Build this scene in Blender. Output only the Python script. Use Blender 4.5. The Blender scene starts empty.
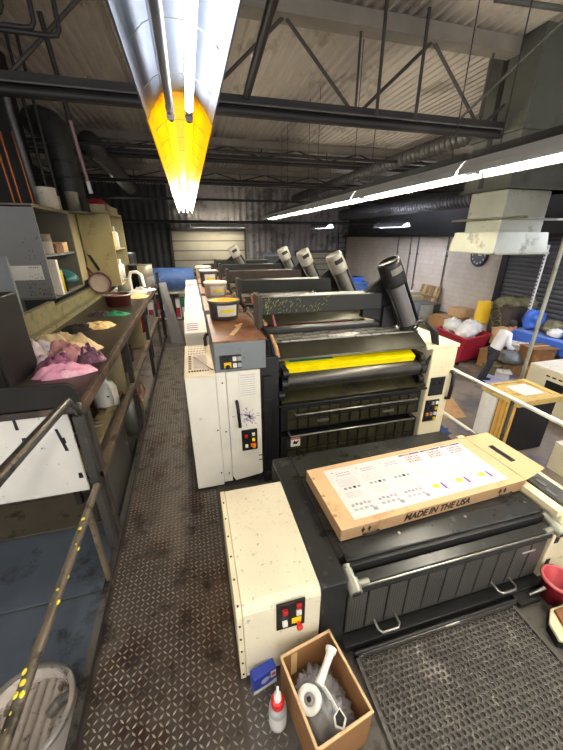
import bpy, math, random
from mathutils import Vector, Matrix, noise, Euler
random.seed(7)
PI = math.pi
S = bpy.context.scene
COL = S.collection
ORG = {}

# ------------------------------------------------------------------ materials
def lin(c):
    return tuple((x/12.92 if x <= .04045 else ((x+.055)/1.055)**2.4) for x in c)
MATS = {}
def mat(name, rgb, rough=.5, metal=0., var=.18, vs=5., dirt=None, dirt2=None, bump=0., bs=60., emit=0.):
    """rgb and dirt colours are sRGB 0..255; dirt = (rgb, amount 0..1, scale)"""
    m = bpy.data.materials.new(name); m.use_nodes = True
    nt = m.node_tree; N = nt.nodes; L = nt.links
    b = N['Principled BSDF']
    b.inputs['Roughness'].default_value = rough; b.inputs['Metallic'].default_value = metal
    col = lin([x/255 for x in rgb])
    tc = N.new('ShaderNodeTexCoord')
    n1 = N.new('ShaderNodeTexNoise'); n1.inputs['Scale'].default_value = vs; n1.inputs['Detail'].default_value = 5
    L.new(tc.outputs['Object'], n1.inputs['Vector'])
    mr = N.new('ShaderNodeMapRange'); mr.inputs[1].default_value = .3; mr.inputs[2].default_value = .7
    mr.inputs[3].default_value = 1-var; mr.inputs[4].default_value = 1+var
    L.new(n1.outputs['Fac'], mr.inputs[0])
    mx = N.new('ShaderNodeMix'); mx.data_type = 'RGBA'; mx.blend_type = 'MULTIPLY'; mx.inputs[0].default_value = 1
    mx.inputs[6].default_value = (*col, 1); L.new(mr.outputs[0], mx.inputs[7])
    out = mx.outputs[2]
    for d in (dirt, dirt2):
        if not d: continue
        n2 = N.new('ShaderNodeTexNoise'); n2.inputs['Scale'].default_value = d[2]; n2.inputs['Detail'].default_value = 6
        n2.inputs['Roughness'].default_value = .65
        L.new(tc.outputs['Object'], n2.inputs['Vector'])
        r2 = N.new('ShaderNodeMapRange'); c = .70-.42*d[1]
        r2.inputs[1].default_value = c; r2.inputs[2].default_value = c+.09
        L.new(n2.outputs['Fac'], r2.inputs[0])
        m2 = N.new('ShaderNodeMix'); m2.data_type = 'RGBA'; m2.inputs[7].default_value = (*lin([x/255 for x in d[0]]), 1)
        L.new(r2.outputs[0], m2.inputs[0]); L.new(out, m2.inputs[6]); out = m2.outputs[2]
    L.new(out, b.inputs['Base Color'])
    if bump:
        n3 = N.new('ShaderNodeTexNoise'); n3.inputs['Scale'].default_value = bs; n3.inputs['Detail'].default_value = 4
        L.new(tc.outputs['Object'], n3.inputs['Vector'])
        bp = N.new('ShaderNodeBump'); bp.inputs['Strength'].default_value = bump; bp.inputs['Distance'].default_value = .01
        L.new(n3.outputs['Fac'], bp.inputs['Height']); L.new(bp.outputs[0], b.inputs['Normal'])
    if emit:
        b.inputs['Emission Color'].default_value = (*col, 1); b.inputs['Emission Strength'].default_value = emit
    MATS[name] = m
    return m

def brick_mat():
    m = mat('painted_block_wall', (206, 194, 178), .8, 0, .08, 1.5)
    nt = m.node_tree; N = nt.nodes; L = nt.links; b = N['Principled BSDF']
    tc = N.new('ShaderNodeTexCoord'); sp = N.new('ShaderNodeSeparateXYZ'); cb = N.new('ShaderNodeCombineXYZ')
    L.new(tc.outputs['Object'], sp.inputs[0]); L.new(sp.outputs['Y'], cb.inputs[0]); L.new(sp.outputs['Z'], cb.inputs[1])
    br = N.new('ShaderNodeTexBrick'); br.inputs['Scale'].default_value = 1
    br.inputs['Brick Width'].default_value = .4; br.inputs['Row Height'].default_value = .2; br.inputs['Mortar Size'].default_value = .012
    br.inputs['Color1'].default_value = (1, 1, 1, 1); br.inputs['Color2'].default_value = (.93, .92, .9, 1); br.inputs['Mortar'].default_value = (.86, .85, .84, 1)
    L.new(cb.outputs[0], br.inputs['Vector'])
    mx = N.new('ShaderNodeMix'); mx.data_type = 'RGBA'; mx.blend_type = 'MULTIPLY'; mx.inputs[0].default_value = 1
    src = b.inputs['Base Color'].links[0].from_socket
    L.new(src, mx.inputs[6]); L.new(br.outputs['Color'], mx.inputs[7]); L.new(mx.outputs[2], b.inputs['Base Color'])
brick_mat()

def mesh_mat(name, rgb, rgb2, scale, rough=.5, metal=.3):
    m = mat(name, rgb, rough, metal, .2, 4)
    nt = m.node_tree; N = nt.nodes; L = nt.links; b = N['Principled BSDF']
    tc = N.new('ShaderNodeTexCoord')
    ck = N.new('ShaderNodeTexChecker'); ck.inputs['Scale'].default_value = scale
    mp = N.new('ShaderNodeMapping'); mp.inputs['Rotation'].default_value = (0, PI/4, 0)
    L.new(tc.outputs['Object'], mp.inputs[0]); L.new(mp.outputs[0], ck.inputs['Vector'])
    mx = N.new('ShaderNodeMix'); mx.data_type = 'RGBA'; mx.inputs[7].default_value = (*lin([x/255 for x in rgb2]), 1)
    src = b.inputs['Base Color'].links[0].from_socket
    L.new(ck.outputs['Fac'], mx.inputs[0]); L.new(src, mx.inputs[6]); L.new(mx.outputs[2], b.inputs['Base Color'])
    bp = N.new('ShaderNodeBump'); bp.inputs['Strength'].default_value = .5; bp.inputs['Distance'].default_value = .004
    L.new(ck.outputs['Fac'], bp.inputs['Height']); L.new(bp.outputs[0], b.inputs['Normal'])
mesh_mat('guard_mesh', (92, 90, 86), (46, 45, 44), 75)

def clear_mat(name, tint=(1, 1, 1), alpha=.35, rough=.15):
    m = mat(name, (225, 228, 235), rough, 0, .1, 20, bump=.6, bs=40)
    b = m.node_tree.nodes['Principled BSDF']; b.inputs['Alpha'].default_value = alpha
clear_mat('clear_film')

mat('concrete', (118, 108, 96), .6, 0, .22, 1.2, ((94, 78, 60), .45, 1.3), ((78, 80, 90), .35, .8))
mat('blue_steel', (104, 114, 128), .5, .2, .18, 1.5, ((70, 74, 82), .35, 1.7), ((130, 128, 122), .16, 9))
mat('grey_brown_steel', (120, 112, 98), .5, .2, .18, 2, ((80, 72, 62), .35, 4))
mat('dark_wall', (70, 70, 72), .8, 0, .25, 1)
mat('sheet_wall', (150, 146, 146), .6, .1, .14, .8, ((108, 106, 108), .45, 1.2))
mat('garage_panel', (176, 170, 152), .6, 0, .08, 1)
mat('garage_groove', (92, 90, 82), .7)
mat('roller_door', (92, 91, 92), .6, .2, .1, 2)
mat('deck', (178, 171, 162), .65, .1, .12, .6, ((146, 138, 128), .35, .9))
mat('truss_grey', (132, 126, 118), .6, .2, .15, 2)
mat('truss_dark', (48, 46, 48), .5, .3, .2, 3)
mat('dark_web', (66, 62, 60), .55, .3, .15, 3)
mat('duct_dark', (82, 82, 82), .45, .5, .18, 2)
mat('galv', (168, 170, 156), .38, .6, .15, 1.4, ((130, 130, 118), .3, 2.5))
mat('galv_dull', (80, 82, 77), .55, .3, .14, 1.2, ((64, 64, 60), .4, 1.8))
mat('steel_dark', (78, 72, 67), .42, .55, .25, 2.2, ((62, 46, 38), .42, 2.4), ((46, 44, 46), .35, 5))
mat('steel_worn', (150, 143, 132), .38, .7, .25, 6, ((92, 74, 58), .45, 5))
mat('plain_plate', (84, 80, 76), .5, .4, .25, 3, ((54, 50, 47), .4, 5), ((120, 114, 106), .22, 11))
mat('press_white', (222, 218, 206), .45, 0, .06, 3, ((168, 162, 148), .13, 14), ((120, 116, 108), .06, 45))
mat('press_cream', (222, 212, 178), .45, 0, .07, 3, ((176, 160, 122), .18, 9), ((96, 88, 76), .06, 40))
mat('cream_speckled', (224, 216, 190), .45, 0, .06, 3, ((74, 70, 64), .16, 80), ((168, 158, 134), .24, 22))
mat('press_grey', (112, 118, 122), .45, .1, .1, 4, ((74, 76, 78), .25, 8))
mat('press_black', (27, 27, 28), .42, .2, .3, 5, ((62, 60, 54), .18, 14))
mat('deep_black', (18, 18, 19), .5, .1, .2, 5)
mat('black_top', (52, 53, 53), .27, .3, .18, 2.5, ((82, 82, 79), .22, 8), ((34, 34, 35), .3, 5))
mat('beam_black', (32, 33, 29), .38, .2, .2, 3, ((54, 53, 44), .25, 6))
mat('beam_brown', (58, 47, 40), .45, .1, .25, 4, ((40, 36, 32), .4, 6))
mat('cap_beige', (146, 143, 134), .45, 0, .06, 4)
mat('reflector_silver', (108, 114, 124), .5, .5, .05, 3)
mat('red_dull', (176, 32, 34), .4)
mat('plate_olive', (62, 60, 48), .35, .45, .2, 7, ((60, 58, 48), .35, 9))
mat('plate_patch', (176, 174, 166), .4, .4, .15, 12)
mat('black_olive', (60, 57, 38), .35, .4, .25, 4, ((34, 33, 30), .4, 7))
mat('metal_edge', (150, 148, 142), .35, .8, .2, 9)
mat('roller_steel', (74, 72, 68), .3, .7, .2, 6)
mat('plate_grey', (132, 130, 124), .35, .6, .2, 9, ((70, 70, 66), .4, 16))
mat('ink_yellow', (246, 224, 10), .25, 0, .06, 12)
mat('ink_magenta', (190, 36, 84), .25, 0, .1, 12)
mat('ink_cyan', (30, 110, 170), .25, 0, .1, 12)
mat('ink_black', (24, 24, 26), .25, 0, .1, 12)
mat('ink_tub_yellow', (255, 208, 28), .35, 0, .08, 12)
mat('wood_brown', (128, 84, 54), .4, 0, .3, 7, ((84, 52, 34), .4, 6), ((176, 122, 76), .25, 9))
mat('tub_grey', (92, 90, 86), .45, 0, .12, 8, ((60, 58, 54), .3, 12))
mat('tub_white', (214, 208, 192), .5, 0, .08, 6, ((150, 138, 112), .2, 10))
mat('label_white', (218, 217, 214), .5, 0, .03, 6)
mat('paper', (226, 224, 216), .7, 0, .05, 6)
mat('purple', (92, 46, 130), .5)
mat('magenta_print', (214, 70, 130), .6)
mat('pink_print', (226, 150, 176), .6)
mat('coral_print', (224, 112, 112), .6)
mat('grey_print', (150, 150, 158), .6)
mat('faint_print', (172, 172, 180), .6)
mat('yellow_print', (240, 220, 40), .6)
mat('dark_print', (24, 23, 22), .7)
mat('red_button', (206, 34, 32), .35)
mat('yellow_button', (236, 196, 30), .35)
mat('orange_button', (224, 120, 24), .35)
mat('white_button', (216, 216, 206), .35)
mat('stain_purple', (118, 88, 138), .6, 0, .3, 40)
mat('cardboard', (206, 172, 130), .75, 0, .07, 3, ((190, 152, 108), .3, 6))
mat('cardboard_dark', (172, 132, 88), .75, 0, .12, 3, ((140, 100, 62), .3, 5))
mat('cardboard_inner', (138, 98, 58), .8, 0, .14, 4, ((164, 122, 76), .3, 7))
mat('tape', (214, 186, 130), .3)
mat('rubber', (84, 80, 76), .6, .05, .2, 4, ((140, 134, 126), .3, 3.2), ((108, 102, 96), .32, 14))
mat('rubber_hole', (66, 63, 60), .7)
mat('plastic_white', (228, 228, 224), .35, 0, .04, 6)
mat('grey_plastic', (150, 150, 150), .4)
mat('blue_box', (40, 62, 160), .4, 0, .1, 10)
mat('red_plastic', (172, 38, 54), .35, 0, .08, 5)
mat('pink_plastic', (206, 112, 110), .4)
mat('bottle_grey', (176, 178, 180), .4)
mat('bench_top', (52, 44, 38), .38, .1, .3, 2, ((88, 72, 58), .26, 5))
mat('bench_black', (22, 20, 19), .8, 0, .2, 5)
mat('bench_edge', (92, 74, 58), .5, .2, .3, 5, ((48, 40, 34), .5, 7))
mat('bench_white', (206, 204, 198), .5, 0, .08, 3, ((40, 40, 40), .13, 16))
mat('bench_steel', (56, 53, 50), .6, .2, .25, 4, ((84, 72, 58), .3, 6))
mat('angle_iron', (106, 94, 78), .5, .3, .25, 5, ((62, 52, 44), .4, 6))
mat('rail_steel', (92, 90, 86), .32, .7, .2, 5, ((52, 48, 44), .4, 7))
mat('rail_paint', (104, 96, 84), .4, .4, .2, 5, ((60, 54, 48), .4, 8))
mat('rail_white', (222, 220, 210), .4)
mat('paint_yellow', (226, 212, 60), .4)
mat('paint_olive', (168, 164, 50), .5)
mat('hose_tan', (158, 124, 82), .5, 0, .15, 8)
mat('cab_grey', (122, 124, 126), .5, 0, .06, 2)
mat('cab_dark', (104, 101, 88), .6, 0, .12, 3)
mat('cab_beige', (152, 140, 98), .55, 0, .12, 2.5, ((126, 112, 74), .35, 4))
mat('cab_tan', (158, 148, 114), .6, 0, .08, 3)
mat('wood_ledge', (118, 112, 80), .6, 0, .2, 5, ((88, 80, 52), .4, 6))
mat('can_metal', (176, 170, 152), .35, .4, .15, 6, ((206, 186, 130), .3, 9))
mat('teal', (38, 98, 100), .4)
mat('rag_cream', (226, 208, 166), .9, 0, .14, 9, ((190, 160, 110), .25, 8))
mat('rag_grey', (196, 186, 190), .9, 0, .2, 12, ((132, 112, 130), .35, 9))
mat('rag_mauve', (182, 132, 136), .9, 0, .2, 12, ((214, 176, 172), .35, 8))
mat('rag_purple', (92, 62, 84), .9, 0, .25, 10, ((176, 142, 158), .3, 9))
mat('rag_magenta', (134, 84, 112), .9, 0, .25, 10, ((190, 132, 160), .35, 9))
mat('rag_pink', (216, 152, 180), .9, 0, .12, 8, ((234, 196, 208), .35, 7))
mat('rag_black', (34, 30, 30), .9, 0, .2, 8)
mat('rag_tan', (228, 200, 144), .9, 0, .1, 8)
mat('rag_green', (34, 120, 84), .9, 0, .2, 8)
mat('rag_blue', (52, 66, 112), .9, 0, .2, 8)
mat('sieve_mesh', (150, 138, 124), .5, .3, .15, 60, ((110, 96, 80), .4, 90))
mat('rust_red', (92, 44, 40), .5, .2, .25, 8)
mat('drum_dirty', (176, 168, 160), .5, .2, .2, 5, ((52, 46, 52), .36, 10), ((120, 104, 88), .3, 5))
mat('drum_rim', (170, 168, 164), .35, .6, .2, 7, ((84, 80, 80), .3, 9))
mat('copper', (176, 102, 62), .35, .6, .15, 5)
mat('pinkish_pipe', (150, 124, 126), .45, .2, .15, 4)
mat('pipe_grey', (104, 102, 104), .45, .4, .1, 4)
mat('blue_tank', (78, 112, 176), .45, 0, .1, 4, ((108, 138, 192), .3, 5))
mat('bin_red', (160, 30, 52), .45, 0, .08, 3)
mat('bag_white', (224, 224, 222), .5, 0, .06, 8, bump=.5, bs=25)
mat('yellow_board', (240, 196, 20), .5, 0, .05, 3)
mat('pallet_wood', (146, 120, 92), .7, 0, .25, 5, ((96, 70, 50), .4, 6))
mat('crate_wood', (196, 168, 96), .65, 0, .12, 4, ((166, 132, 66), .35, 6))
mat('crate_amber', (206, 164, 84), .6, 0, .1, 4)
mat('blue_bag', (58, 104, 196), .4, 0, .14, 8, bump=.4, bs=20)
mat('blue_cloth', (112, 140, 206), .6, 0, .14, 5)
mat('lilac', (176, 176, 214), .5, 0, .05, 3)
mat('dark_brown_rack', (70, 60, 52), .6, 0, .2, 4)
mat('machine_cream', (206, 198, 172), .45, 0, .06, 3)
mat('olive_pack', (108, 104, 76), .8, 0, .2, 6)
mat('skin', (178, 128, 100), .6, 0, .05, 8)
mat('hair', (40, 30, 26), .7)
mat('shirt', (224, 226, 232), .8, 0, .05, 8)
mat('trousers', (38, 40, 48), .8, 0, .1, 8)
mat('shoe', (24, 22, 22), .5)
mat('reflector', (220, 224, 228), .28, .35, .03, 3)
mat('reflector_glow_tint', (244, 178, 14), .4, 0, .05, 3)  # yellow light of the tubes put into the reflector's own colour
mat('lamp_cap', (150, 150, 156), .4, .4)
mat('tube_off', (120, 122, 126), .4)
mat('tube_lit', (255, 244, 222), .3, 0, 0, 1, emit=34)
mat('tube_near', (244, 248, 255), .3, 0, 0, 1, emit=11)
mat('tube_amber', (255, 208, 0), .3, 0, 0, 1, emit=2.4)
mat('tube_cool', (234, 238, 255), .3, 0, 0, 1, emit=56)

# ------------------------------------------------------------------ mesh builder
def basis(d):
    d = Vector(d).normalized()
    a = Vector((0, 0, 1)) if abs(d.z) < .95 else Vector((1, 0, 0))
    u = d.cross(a).normalized(); v = d.cross(u).normalized()
    return d, u, v
class MB:
    def __init__(s): s.v = []; s.f = []; s.m = []; s.s = []; s.T = None
    def add(s, vs, fs, mi=0, sm=False):
        o = len(s.v)
        s.v += [(s.T @ Vector(p)) if s.T else Vector(p) for p in vs]
        for f in fs:
            s.f.append([o+i for i in f]); s.m.append(mi); s.s.append(sm)
        return s
    def box(s, x0, x1, y0, y1, z0, z1, mi=0):
        return s.add([(x0,y0,z0),(x1,y0,z0),(x1,y1,z0),(x0,y1,z0),(x0,y0,z1),(x1,y0,z1),(x1,y1,z1),(x0,y1,z1)],
                     [(0,3,2,1),(4,5,6,7),(0,1,5,4),(1,2,6,5),(2,3,7,6),(3,0,4,7)], mi)
    def prism(s, poly, ax, a, b, mi=0):
        def P(p, t): return (t,p[0],p[1]) if ax == 'x' else (p[0],t,p[1]) if ax == 'y' else (p[0],p[1],t)
        n = len(poly)
        return s.add([P(p,a) for p in poly]+[P(p,b) for p in poly],
                     [list(range(n))[::-1], list(range(n,2*n))]+[(i,(i+1)%n,n+(i+1)%n,n+i) for i in range(n)], mi)
    def cyl(s, p0, p1, r0, r1=None, n=18, mi=0, caps=True, sm=True):
        if r1 is None: r1 = r0
        p0 = Vector(p0); p1 = Vector(p1); d,u,v = basis(p1-p0)
        vs = [];
        for p, r in ((p0,r0),(p1,r1)):
            for i in range(n):
                a = 2*PI*i/n; vs.append(p+u*(r*math.cos(a))+v*(r*math.sin(a)))
        s.add(vs, [(i,(i+1)%n,n+(i+1)%n,n+i) for i in range(n)], mi, sm)
        if caps: s.add(vs, [list(range(n))[::-1], list(range(n,2*n))], mi)
        return s
    def tube(s, pts, r, n=8, mi=0):
        pts = [Vector(p) for p in pts]; rings = []
        u = None
        for i, p in enumerate(pts):
            d = (pts[min(i+1,len(pts)-1)]-pts[max(i-1,0)]).normalized()
            if u is None: _,u,_ = basis(d)
            u = (u-d*u.dot(d)).normalized(); v = d.cross(u)
            rr = r[i] if isinstance(r,(list,tuple)) else r
            rings.append([p+u*(rr*math.cos(2*PI*k/n))+v*(rr*math.sin(2*PI*k/n)) for k in range(n)])
        vs = [q for R in rings for q in R]; fs = []
        for i in range(len(pts)-1):
            for k in range(n): fs.append((i*n+k, i*n+(k+1)%n, (i+1)*n+(k+1)%n, (i+1)*n+k))
        s.add(vs, fs, mi, True)
        s.add(vs, [list(range(n))[::-1], [(len(pts)-1)*n+k for k in range(n)]], mi)
        return s
    def lathe(s, prof, c=(0,0,0), n=24, mi=0, axis=None, sm=True, arc=2*PI, a0=0):
        c = Vector(c)
        if axis: d,u,v = basis(axis)
        else: d,u,v = Vector((0,0,1)),Vector((1,0,0)),Vector((0,1,0))
        full = arc > 6.28; m = n if full else n+1; vs = []
        for r, z in prof:
            for i in range(m):
                a = a0+arc*i/n; vs.append(c+d*z+u*(r*math.cos(a))+v*(r*math.sin(a)))
        fs = []
        for j in range(len(prof)-1):
            for i in range(n):
                k = (i+1)%m if full else i+1
                fs.append((j*m+i, j*m+k, (j+1)*m+k, (j+1)*m+i))
        return s.add(vs, fs, mi, sm)
    def quad(s, a, b, c, d, mi=0): return s.add([a,b,c,d], [(0,1,2,3)], mi)
    def sphere(s, c, r, sx=1, sy=1, sz=1, n=14, mi=0):
        c = Vector(c); vs = []; fs = []; h = n//2
        for j in range(h+1):
            t = PI*j/h
            for i in range(n):
                a = 2*PI*i/n; vs.append(c+Vector((r*sx*math.sin(t)*math.cos(a), r*sy*math.sin(t)*math.sin(a), r*sz*math.cos(t))))
        for j in range(h):
            for i in range(n): fs.append((j*n+i,(j+1)*n+i,(j+1)*n+(i+1)%n,j*n+(i+1)%n))
        return s.add(vs, fs, mi, True)
    def build(s, name, mats, parent=None, bevel=0, at=None, label=None, cat=None, group=None, kind=None):
        if isinstance(mats, str): mats = [mats]
        o = Vector(ORG.get(parent.name, (0,0,0))) if parent else Vector(at or (0,0,0))
        me = bpy.data.meshes.new(name); me.from_pydata([tuple(p-o) for p in s.v], [], s.f)
        for m in mats: me.materials.append(MATS[m])
        me.polygons.foreach_set('material_index', s.m); me.polygons.foreach_set('use_smooth', s.s); me.update()
        ob = bpy.data.objects.new(name, me); COL.objects.link(ob)
        if parent: ob.parent = parent; ORG[ob.name] = tuple(o)
        else: ob.location = o
        if bevel:
            b = ob.modifiers.new('bevel','BEVEL'); b.width = bevel; b.segments = 2; b.limit_method = 'ANGLE'; b.angle_limit = .7
        return tag(ob, label, cat, group, kind)
def tag(o, label=None, cat=None, group=None, kind=None):
    if label: o['label'] = label
    if cat: o['category'] = cat
    if group: o['group'] = group
    if kind: o['kind'] = kind
    return o
def thing(name, loc, label, cat, group=None, rotz=0, local=False):
    o = bpy.data.objects.new(name, None); COL.objects.link(o); o.location = loc; o.rotation_euler = (0,0,rotz)
    o.empty_display_size = .1
    ORG[o.name] = (0,0,0) if local else tuple(loc)
    return tag(o, label, cat, group)
def dup(root, loc, label=None, rotz=None):
    r = root.copy(); COL.objects.link(r); r.location = loc
    if rotz is not None: r.rotation_euler = (0,0,rotz)
    if label: r['label'] = label
    ORG[r.name] = ORG.get(root.name,(0,0,0))
    for ch in list(root.children):
        c = ch.copy(); COL.objects.link(c); c.parent = r
        for g in list(ch.children):
            d = g.copy(); COL.objects.link(d); d.parent = c
    return r
def struct(mb, name, mats, bevel=0): return mb.build(name, mats, None, bevel, kind='structure')
def text_mesh(name, body, size, M, material, parent, shear=0., sx=1., off=0.):
    cu = bpy.data.curves.new(name,'FONT'); cu.body = body; cu.size = size; cu.shear = shear; cu.offset = off
    cu.align_x = 'CENTER'; cu.align_y = 'CENTER'; cu.extrude = .0006
    t = bpy.data.objects.new(name+'_curve', cu); COL.objects.link(t)
    bpy.context.view_layer.update()
    me = bpy.data.meshes.new_from_object(t.evaluated_get(bpy.context.evaluated_depsgraph_get()))
    bpy.data.objects.remove(t); bpy.data.curves.remove(cu)
    me.transform(M @ Matrix.Diagonal((sx,1,1,1))); me.materials.clear(); me.materials.append(MATS[material])
    ob = bpy.data.objects.new(name, me); COL.objects.link(ob)
    if parent: ob.parent = parent
    return ob

# ------------------------------------------------------------------ camera, world
cam = bpy.data.cameras.new('camera'); co = bpy.data.objects.new('camera', cam); COL.objects.link(co); S.camera = co
cam.sensor_fit = 'VERTICAL'; cam.sensor_height = 24; cam.lens = 325*24/750; cam.clip_start = .05; cam.clip_end = 200
co.location = (0,0,2.6); co.rotation_euler = (math.radians(90-23.0068), 0, -math.radians(14.9835))
W = bpy.data.worlds.new('world'); S.world = W; W.use_nodes = True
W.node_tree.nodes['Background'].inputs[0].default_value = (1,.98,.96,1); W.node_tree.nodes['Background'].inputs[1].default_value = .6
S.view_settings.view_transform = 'Standard'; S.view_settings.look = 'None'; S.view_settings.gamma = 1
S.view_settings.exposure = 1.32; S.view_settings.use_curve_mapping = False

# ------------------------------------------------------------------ room
FZ = -1.1
struct(MB().box(-6,11,-3,23,FZ-.1,FZ), 'floor', 'concrete')
struct(MB().box(-6.15,-6,-3,23,FZ-.1,5.52), 'wall_left', 'dark_wall')
w = MB().box(11,11.15,-3,23,FZ-.1,2.72,0).box(11,11.15,-3,23,2.72,5.52,1)
struct(w, 'wall_right', ['painted_block_wall','dark_wall'])
w = MB().box(-1.1,11,23,23.15,FZ-.1,5.52,0).box(-6,-1.1,23,23.15,FZ-.1,5.52,1)
x = -6
while x < 11:
    w.prism([(x,23),(x+.1,22.95),(x+.2,22.95),(x+.3,23)], 'z', FZ, 5.5, 1 if x < -1.1 else 0); x += .4
struct(w, 'wall_back', ['sheet_wall','dark_wall'])
def garage(name, x0, x1, z1):
    d = MB().box(x0,x1,22.88,22.94,FZ,z1,0)
    n = 7
    for i in range(n):
        za = FZ+(z1-FZ)*i/n; zb = FZ+(z1-FZ)*(i+1)/n
        c = max(2,round((x1-x0)/1.15))
        for k in range(c):
            xa = x0+(x1-x0)*k/c; xb = x0+(x1-x0)*(k+1)/c
            d.box(xa+.04,xb-.04,22.84,22.88,za+.03,zb-.03,0)
        d.box(x0,x1,22.86,22.885,zb-.03,zb+.03,1)
    d.box(x0-.12,x0,22.82,22.95,FZ,z1+.12,1).box(x1,x1+.12,22.82,22.95,FZ,z1+.12,1).box(x0-.12,x1+.12,22.82,22.95,z1,z1+.14,1)
    struct(d, name, ['garage_panel','garage_groove'])
garage('door_1', -.9, 3.6, 2.95); garage('door_2', 7.2, 10.7, 1.6)
d = MB()
for i in range(26):
    z0 = FZ+i*.145; d.prism([(10.97,z0),(10.93,z0+.05),(10.93,z0+.1),(10.97,z0+.145)], 'y', 4.2, 9.7)
d.box(10.88,11,9.7,9.95,FZ,2.75,1)
struct(d, 'door_3', ['roller_door','truss_dark'])
# corrugated roof deck
poly = []; vs = []; fs = []; x = -6
while x < 11.1:
    poly += [(x,5.42),(x+.05,5.42),(x+.075,5.48),(x+.15,5.48),(x+.175,5.42)]; x += .175
vs = [(p[0],-3,p[1]) for p in poly]+[(p[0],23,p[1]) for p in poly]; n = len(poly)
dk = MB().add(vs, [(i,i+1,n+i+1,n+i) for i in range(n-1)]).box(-6.2,11.2,-3,23.2,5.52,5.58)
struct(dk, 'ceiling', 'deck')

def truss(y, zb, label):
    t = thing('roof_truss', (0,y,5.41), label, 'roof truss', 'open-web roof trusses')
    MB().box(-6,11,y-.09,y-.07,5.22,5.41).box(-6,11,y+.07,y+.09,5.22,5.41).box(-6,11,y-.13,y+.13,5.205,5.22).build('top_chord','truss_grey',t)
    b = MB(); b.box(-6,11,y-.1,y-.03,zb+.02,zb+.1,0).box(-6,11,y+.03,y+.1,zb+.02,zb+.1,0)
    b.cyl((-6,y-.06,zb-.07),(11,y-.06,zb-.07),.055,n=10,mi=0).cyl((-6,y+.07,zb-.06),(11,y+.07,zb-.06),.04,n=10,mi=0)
    b.cyl((-6,y-.12,zb+.0),(11,y-.12,zb+.0),.013,n=6,mi=1).build('bottom_chord',['truss_dark','pipe_grey'],t)
    x = -5.22-2.25; k = 0
    while x < 10.5:
        for a, c in (((x,5.21),(x+1.0,zb+.08)), ((x+1.15,zb+.08),(x+2.2,5.21))):
            if -5.9 < a[0] < 10.9: MB().cyl((a[0],y,a[1]),(c[0],y,c[1]),.024,n=8).build('web_brace','dark_web',t)
        if -5 < x+1.07 < 10.5: MB().cyl((x+1.07,y,zb+.08),(x+1.07,y,5.21),.018,n=8).build('web_post','dark_web',t)
        x += 2.25
truss(5.48, 4.24, 'nearest open-web steel roof truss above the press with dark twin bottom chord')
truss(12.2, 4.88, 'second roof truss back, crossing above the far printing units')
truss(17.0, 4.88, 'farthest roof truss, close to the back wall')

def beam(name, label, cat, f, mats, group=None, bevel=0, at=None):
    mb = MB(); f(mb); return mb.build(name, mats, None, bevel, at, label, cat, group)
# pipes and ducts under the roof
for (a,b,r,lab) in (((-6,9.6,4.55),(7.5,9.6,4.55),.035,'thin dark pipe crossing under the roof just before the second truss'),
                    ((-6,13.5,4.35),(10.9,13.5,4.35),.05,'dark pipe crossing under the roof beyond the second truss'),
                    ((-6,15.2,4.0),(10.9,15.2,4.0),.045,'dark pipe crossing low under the roof toward the back wall'),
                    ((-6,18.5,3.3),(10.9,18.5,3.3),.07,'lowest dark crossing pipe, just above the far garage door')):
    beam('overhead_pipe', lab, 'pipe', lambda m: m.cyl(a,b,r,n=10), 'truss_dark', 'overhead pipes', at=a)
def spiral(m, p0, p1, r):
    p0 = Vector(p0); p1 = Vector(p1); L = (p1-p0).length; n = int(L/.18); pr = []
    for i in range(n): pr += [(r,L*i/n),(r,L*(i+.85)/n),(r+.012,L*(i+.9)/n),(r+.012,L*(i+.96)/n)]
    m.lathe([(0.01,0)]+pr+[(r,L),(0.01,L)], p0, 20, 0, p1-p0)
beam('spiral_duct', 'long round spiral duct running toward the back high on the right', 'duct', lambda m: spiral(m,(6.1,6.2,4.62),(6.1,20,4.62),.17), 'duct_dark', at=(6.1,6.2,4.62))
beam('spiral_duct', 'grey round spiral duct along the top of the white block wall', 'duct', lambda m: spiral(m,(9.6,10.2,3.85),(9.6,21,3.85),.3), 'duct_dark', at=(9.6,10.2,3.85))
beam('wall_pipe', 'dark horizontal pipe along the top of the white block wall', 'pipe', lambda m: m.cyl((10.6,4,2.66),(10.6,22.8,2.66),.06,n=10), 'truss_dark', at=(10.6,4,2.66))
for y, lab in ((16.6,'thin wall conduit nearest the far corner'),(15.5,'paired wall conduit left of the leaning pallets'),(14.9,'right one of the paired wall conduits by the leaning pallets'),(12.85,'single dark conduit on the white wall above the red bin')):
    beam('wall_conduit', lab, 'conduit', lambda m: m.cyl((10.95,y,FZ+.9),(10.95,y,2.7),.03,n=8).box(10.95,11,y-.06,y+.06,.3,.36).box(10.95,11,y-.06,y+.06,1.8,1.86), 'pipe_grey', 'conduits on the white wall', at=(10.95,y,FZ+.9))

# wall clock
c = thing('wall_clock', (10.94,11.05,1.95), 'round dark wall clock on the white wall below the canopy hood', 'clock')
MB().lathe([(.01,-.05),(.42,-.05),(.42,0),(.36,.03),(.36,0)], (10.94,11.05,1.95), 28, axis=(-1,0,0)).build('clock_rim','deep_black',c)
MB().cyl((10.94,11.05,1.95),(10.925,11.05,1.95),.36,n=28).build('clock_face','roller_door',c)
m = MB()
for i in range(12):
    a = i*PI/6; m.box(10.915,10.925,11.05+.3*math.sin(a)-.02,11.05+.3*math.sin(a)+.02,1.95+.3*math.cos(a)-.03,1.95+.3*math.cos(a)+.03)
m.build('hour_marks','label_white',c)
MB().box(10.905,10.915,11.03,11.07,1.95,2.17).build('clock_hand','label_white',c)
MB().box(10.905,10.915,10.9,11.05,1.93,1.97).build('clock_hand','label_white',c)

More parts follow.
